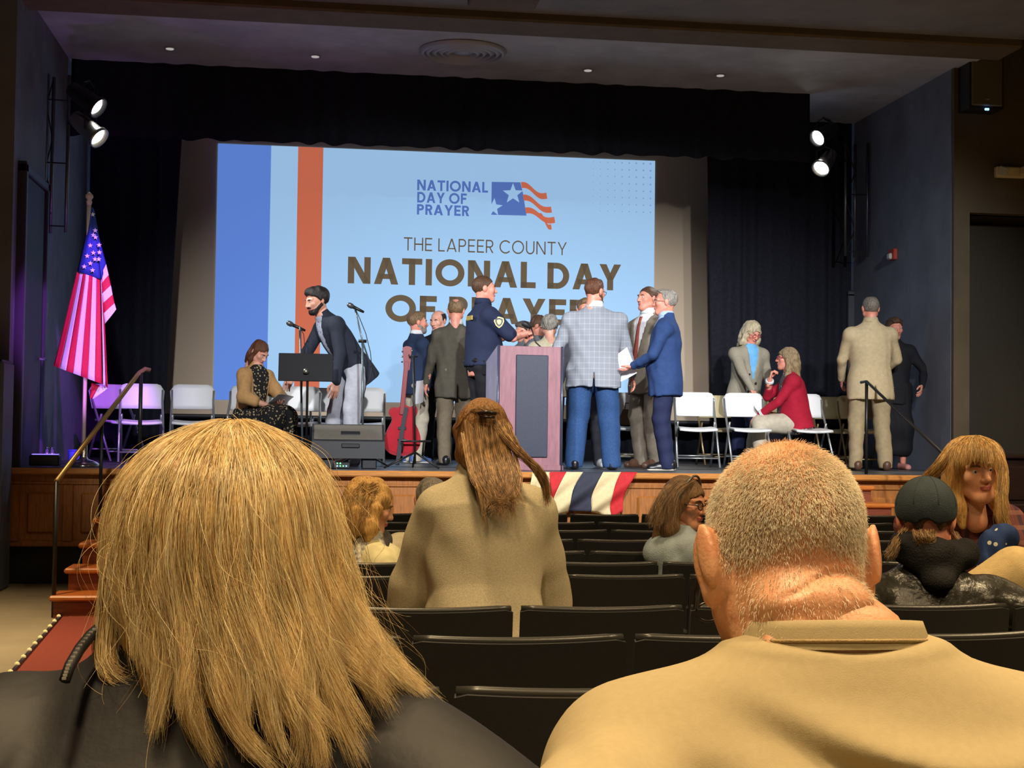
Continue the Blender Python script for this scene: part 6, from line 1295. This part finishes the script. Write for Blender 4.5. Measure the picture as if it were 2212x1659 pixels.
# ------------------------------------------------------------------ the two people in the row right ahead
# --- close-cropped man in the tan sweatshirt
def man_head():
    P = head_prims(0)[:-1]
    P += [rc((0, -.03, -.05), (0, -.045, -.22), .064, .07, ((0, 1, 0), .95), k=.04), el((0, -.085, -.055), (.058, .03, .022), k=.03), el((0, -.09, -.1), (.06, .03, .022), k=.03)]
    for s in (-1, 1):
        R = Matrix.Rotation(s*math.radians(-26), 3, 'Z') @ Matrix.Rotation(math.radians(-10), 3, 'X')
        P += [el((s*.086, -.018, -.004), (.0075, .021, .037), R, k=.006), el((s*.091, -.03, .004), (.006, .013, .033), R, k=.005), el((s*.084, -.01, -.036), (.007, .012, .012), k=.008)]
    def creases(x, y, z):
        back = np.clip((-.02-y)/.03, 0, 1); g = 0
        for (zf, w_, d_, x0, x1) in ((lambda x: -.032+.35*np.abs(x+.0)**1.2*-1+.012*np.sin(x*40), .0035, .0032, -.05, .06), (lambda x: -.102-.55*(x-.01), .0026, .0022, -.02, .055), (lambda x: -.128+.45*(x-.0), .0026, .002, .0, .055), (lambda x: -.078-.15*x, .003, .0015, -.03, .05)):
            m_ = np.clip((x-x0)/.015, 0, 1)*np.clip((x1-x)/.015, 0, 1); g = g+d_*np.exp(-((z-zf(x))/w_)**2)*m_
        sx = 0
        for xc in (-.052, -.045, -.038): sx = sx+.0016*np.exp(-((x-xc-.12*(z+.1))/.002)**2)*np.clip((-.05-z)/.02, 0, 1)
        return back*(g+sx)
    V, Q = nets(P, .0035, disp=creases, pad=0); return V, Q, np.zeros(len(Q), int)
hmV, hmQ, hmI = man_head()
k_fg = mat('skin_sunburnt', rgb(222, 170, 134), .42, col2=rgb(210, 146, 110), nscale=26, bump=.12, bscale=260, sss=.12)
f_sweat = fabric('tan_sweatshirt', (176, 160, 124), bump=.12, bscale=700, noise=.06, nscale=120, rough=.95)
def folds(x, y, z):
    bk = np.clip((-y)/.05, 0, 1); d = 0
    for (cx, cz, ang, L, w_, a) in ((.06, -.075, -.12, .13, .016, .013), (.13, -.165, .10, .17, .024, .018), (-.02, -.13, -.25, .12, .02, .008), (-.16, -.19, -1.0, .09, .014, .010), (-.12, -.22, -1.2, .08, .012, .008), (.02, -.25, .05, .22, .02, .016), (-.2, -.17, -.9, .1, .012, .008), (.2, -.08, .35, .12, .02, .010)):
        c, s_ = math.cos(ang), math.sin(ang); X = x-cx; Z = z-FZ0-cz; u = X*c+Z*s_; v = -X*s_+Z*c
        d = d+a*np.exp(-(u/L)**2)*np.exp(-((v-1.2*u*u)/w_)**2)*np.sign(1)*(1 if a else 1)-a*.55*np.exp(-(u/L)**2)*np.exp(-((v-1.2*u*u-.03)/w_)**2)
    return bk*d*2.5
HM = at(1690, 1213, 1.40)
# first pass for the neck height in the body's own frame
s_ = 1.82/1.75; FZ0 = .42+.1*s_+.50*s_
_w = wrinkle
def fold_wrinkle(amp, freq, seed, aniso=(1, 1, 1)):
    f0 = _w(amp*.5, freq, seed, aniso); return lambda x, y, z: f0(x, y, z)+folds(x, y, z)
wrinkle = fold_wrinkle
def traps(hip, ax, rt, fw, A, s): return [rc(hip+ax*.475*s+rt*sg*.05*s-fw*.01, A[i][0]+ax*.012*s, .066*s, .074*s, k=.05) for i, sg in enumerate((-1, 1))]
pm = person('close-cropped man in a tan sweatshirt seated right in front, seen from behind', 0, 0, 1.82, -2, seat=.42, lean=6, headat=HM, headoff=(-.03, .05, -.065), head=(3, -14, 0), hs=.97, bw=1.08, bd=1.2, shh=.412, sk=k_fg, headmesh=(hmV, hmQ, hmI), top=dict(m=f_sweat, n='sweatshirt', base=JACKET[:-2], extra=traps, so=.012, grow=.012, hem=-.12, res=.0065, wr=.003, wf=16), legs=dict(m=f_denim), shoes=dict(m=s_brn), seed=41)
wrinkle = _w
b = pm['body']; hip, ax_, rt_, fw_, s = pm['hip'], pm['ax'], pm['rt'], pm['fw'], pm['s']
# ribbed collar and seams
c0 = Vector(hip+ax_*.545*s)
def ringpt(t, r_, dz, k=1.0): return c0+Vector((math.sin(t)*r_*1.08, -math.cos(t)*r_*k-.002, dz+.012*math.cos(t)))
mb = MB(); prof = [(.086, -.014), (.0835, -.004), (.0805, .005), (.078, .012), (.0745, .012), (.073, .0)]
nn = 48; Vv = [ringpt(2*math.pi*i/nn, r_, dz) for r_, dz in prof for i in range(nn)]; Ff = [(j*nn+i, j*nn+(i+1) % nn, (j+1)*nn+(i+1) % nn, (j+1)*nn+i) for j in range(len(prof)-1) for i in range(nn)]
mb.add(Vv, Ff); mb.build('collar', f_sweat, b, True)
MB().tube([ringpt(2*math.pi*i/nn, .0845, -.006) for i in range(nn+1)], .0018, 6, cap=False).build('collar_stitch', fabric('tan_thread', (176, 152, 108)), b, True)
a, e_, w_ = pm['A'][0]
# --- cropped hair: thousands of tiny strands over the scalp
RH = np.array(pm['RH']); tri = hmV[hmQ]; cen = tri.mean(1); nrm = np.cross(tri[:, 2]-tri[:, 0], tri[:, 3]-tri[:, 1]); nrm /= np.maximum(np.linalg.norm(nrm, axis=1, keepdims=True), 1e-9)
cx, cy, cz = cen.T
dens = np.clip((cz-np.interp(cy, [-.115, -.07, -.03, 0, .03, .08, .1], [-.01, -.022, -.02, .01, .03, .07, .09]))/.03, 0, 1)
top = np.clip((cz-.06)/.045, 0, 1)*np.clip((cy+.118)/.05, 0, 1); dens = dens*(1-.93*top); dens = dens*np.clip((.081-np.abs(cx))/.004, 0, 1)+.0
low = np.clip((.01-cz)/.02, 0, 1)*np.clip((cz+.1)/.03, 0, 1)*(cy < -.045); dens = np.maximum(dens, .07*low)
pr = dens/dens.sum(); NH = 38000; pick = RNG.choice(len(cen), NH, p=pr); uv = RNG.random((NH, 2, 1)); q4 = tri[pick]; base_ = (q4[:, 0]*(1-uv[:, 0])+q4[:, 1]*uv[:, 0])*(1-uv[:, 1])+(q4[:, 3]*(1-uv[:, 0])+q4[:, 2]*uv[:, 0])*uv[:, 1]
nn_ = nrm[pick]; out = np.sign(np.sum(nn_*(base_-np.array((0, -.01, .0))), 1, keepdims=True)); nn_ = nn_*out
flow = np.stack([base_[:, 0]*3, -np.abs(base_[:, 1])*.0-.25+0*base_[:, 1], -np.ones(NH)], 1); flow -= nn_*np.sum(flow*nn_, 1, keepdims=True); flow /= np.maximum(np.linalg.norm(flow, axis=1, keepdims=True), 1e-6)
dirv = nn_*.55+flow*.8+RNG.normal(size=(NH, 3))*.22; dirv /= np.linalg.norm(dirv, axis=1, keepdims=True); ln = RNG.uniform(.004, .0085, (NH, 1)); 
S = np.stack([base_-nn_*.001, base_+dirv*ln*.5, base_+(dirv*1.0-nn_*.12)*ln], 1)
S = (S.reshape(-1, 3) @ RH[:3, :3].T+RH[:3, 3]).astype(np.float32)
hc_ = bpy.data.hair_curves.new('cropped_hair'); hc_.add_curves([3]*NH); hc_.attributes['position'].data.foreach_set('vector', S.ravel()); ra = hc_.attributes.get('radius') or hc_.attributes.new('radius', 'FLOAT', 'POINT'); ra.data.foreach_set('value', np.tile(np.array([.0002, .00017, .00005], np.float32), NH))
hc_.materials.append(strandmat('strands_white', [(255, 250, 236), (236, 224, 196), (206, 186, 150), (250, 240, 216)], .3, (30, 30, 30), .8)); link('cropped_hair', hc_, b)
# --- his glasses: black temple hooked over the ear, thin rim low in front
T = to_local(b, np.array([tuple(at(*q)) for q in ((1552, 1150, 1.385), (1545, 1146, 1.40), (1533, 1165, 1.42), (1516, 1215, 1.45), (1508, 1270, 1.48), (1504, 1312, 1.50))]))
MB().tube([Vector(q) for q in T], [.004, .005, .0045, .0042, .004, .0032], 8).build('glasses_temple', m_gl, b, True)
Lr = to_local(b, np.array([tuple(at(1530+26*math.cos(t), 1322+20*math.sin(t), 1.5)) for t in np.linspace(0, 2*math.pi, 25)])); MB().tube([Vector(q) for q in Lr], .0013, 6, cap=False).build('glasses_rim', m_gl, b, True)
# --- long-haired blonde woman in the dark jacket
f_jack = mat('charcoal_jacket', rgb(17, 17, 24), .62, noise=.25, nscale=9, bump=.15, bscale=30)
HW = at(484, 1190, 1.6)
pw = person('woman with long blonde hair in a dark jacket seated right in front', 0, 0, 1.68, 2, seat=.42, lean=0, headat=HW, headoff=(.035, .0, -.02), head=(0, -4, 0), fem=1, hs=1.0, bw=1.2, bd=1.15, shh=.42, sk=k_tan, hres=.005, top=dict(m=f_jack, n='dark_jacket', so=.03, grow=.03, hem=-.12, res=.008, wr=.006, wf=18, ek=1.2), legs=dict(m=f_black), shoes=dict(m=s_blk), seed=42)
b = pw['body']; C = np.array(HW)-np.array(b.location); C = to_local(b, np.array([tuple(HW)]))[0]
h_fgb = hairmat('wheat_under', (206, 168, 104), (140, 100, 52))
hv = [el(C+V3(0, -.012, .028), (.102, .108, .1), k=0), el(C+V3(.004, -.035, -.06), (.104, .085, .08), k=.04), rc(C+V3(-.045, -.06, -.08), C+V3(-.05, -.095, -.125), .05, .03, ((0, 1, 0), .6), k=.04), rc(C+V3(.05, -.06, -.08), C+V3(.075, -.095, -.125), .055, .03, ((0, 1, 0), .6), k=.04), rc(C+V3(0, -.06, -.08), C+V3(.01, -.1, -.13), .055, .03, ((0, 1, 0), .6), k=.04)]
add_shell('hair_mass', hv, [lambda x, y, z: np.minimum(y-C[1]-.06, .07-z+C[2])], .007, h_fgb, b, disp=wrinkle(.004, 60, 8, (1, 1, .2)))
rg = np.random.default_rng(21); K = 20; guides = []
NCL = 25; clump = [dict(u=-1+2*(c+.5)/NCL+rg.normal()*.03, tip=rg.uniform(-.232, -.15), wv=rg.uniform(0, 6.28), wa=rg.uniform(.004, .013), flip=rg.normal()*.022, dy=rg.uniform(-.012, .006)) for c in range(NCL)]
for c in clump[:4]: c['tip'] = rg.uniform(-.14, -.10); c['flip'] = .02
for c in clump[-5:]: c['tip'] = rg.uniform(-.19, -.15); c['flip'] = abs(c['flip'])+.01
for i in range(560):
    lay = rg.random(); u = float(np.clip(math.sin(rg.uniform(-1, 1)*1.5)*1.02, -1, 1)); ph_ = math.asin(u); back = 1 if rg.random() < .95 else -.3
    cl = clump[int(np.clip((u+1)/2*NCL+rg.normal()*.5, 0, NCL-1))]
    sc = 1.0-.09*lay; cph = math.cos(ph_)*back; tip = cl['tip']*rg.uniform(.8, 1.04)
    zz = np.concatenate([.122*sc*np.cos(np.linspace(.1, 1.35, 9)), np.linspace(.0, tip, K-9)]); pts = []; wv = rg.uniform(0, 6.28); wa = rg.uniform(.001, .005)
    for j, z in enumerate(zz):
        if j < 9:
            th = .1+1.25*j/8; X_ = u*.122*math.sin(th)*sc+.006*(1-j/8); Y_ = -cph*.127*math.sin(th)*sc-.006+.02*(1-j/8); Z_ = z+.018
            X_ += .004*math.sin(j*.9+wv)
        else:
            t = min(1, -z/.23); k_ = min(1, t*1.5)**1.3*.86; uu = u*(1-k_)+cl['u']*k_; a_ = (uu+1)/2
            xl_ = np.interp(z, [-.22, -.14, -.09, -.02, .02], [-.085, -.105, -.116, -.123, -.122]); xr_ = np.interp(z, [-.22, -.167, -.08, -.01, .03], [.235, .21, .15, .127, .122])
            X_ = (xl_+(xr_-xl_)*a_)*sc+cl['wa']*math.sin(z*34+cl['wv'])*t*1.6+wa*math.sin(z*60+wv)*t+cl['flip']*max(0, t-.45)*2
            yb = np.interp(z, [-.24, -.15, -.06, .0], [-.168, -.155, -.132, -.127]); Y_ = cph*yb*sc-.006-.01*t+cl['dy']*t; Z_ = z+.018
        pts.append(C+V3(X_, Y_, Z_))
    guides.append(pts)
for i in range(26):         # the loose curl at her left shoulder
    t0 = rg.random(); pts = []
    for j in range(K):
        t = j/(K-1); a_ = -.5+t*4.2; R_ = .034+.012*t0
        if t < .35: X_ = -.116-.004*t; Z_ = .02-.36*t; Y_ = -.045-.02*t
        else: a2 = (t-.35)/.65*3.6; X_ = -.118+R_+.0-R_*math.cos(a2)-.0; Z_ = -.106-R_*.62*math.sin(a2); Y_ = -.06-.05*(t-.35)
        pts.append(C+V3(X_+rg.normal()*.002, Y_-.01*t0, Z_+rg.normal()*.002))
    guides.append(pts)
G = np.array(guides)
for _ in range(2): G[:, 1:-1] = .25*G[:, :-2]+.5*G[:, 1:-1]+.25*G[:, 2:]
m_wheat = strandmat('strands_wheat', [(255, 244, 206), (242, 218, 162), (220, 186, 124), (176, 136, 82), (250, 232, 186)], .3, (60, 60, 7), .66)
prof = np.interp(np.linspace(0, 1, K), [0, .3, .6, .85, 1], [.6, .95, .8, .5, .3])
strands('hair_strands', b, G, 78, .0125, .00021, m_wheat, 23, jit=.006, prof=prof)
strands('flyaway_hair', b, G[::4], 2, .03, .00022, m_wheat, 24, jit=.03, prof=np.linspace(.4, 1.4, K))
# jacket collar with its zip
zc = [at(*q) for q in ((228, 1345, 1.55), (196, 1372, 1.53), (172, 1402, 1.50), (150, 1440, 1.47), (140, 1470, 1.46))]; Z = to_local(b, np.array([tuple(q) for q in zc])); zo = MB().tube([Vector(q) for q in Z], .006, 8).build('collar_edge', f_jack, b, True)
for i in range(18):
    t = i/17*(len(Z)-1); j = min(int(t), len(Z)-2); q = Z[j]*(1-(t-j))+Z[j+1]*(t-j); MB().box(Vector(q)+Vector((0, -.006, .003)), (.004, .003, .0022)).build('zip_tooth', MATS['silver_badge'], zo)
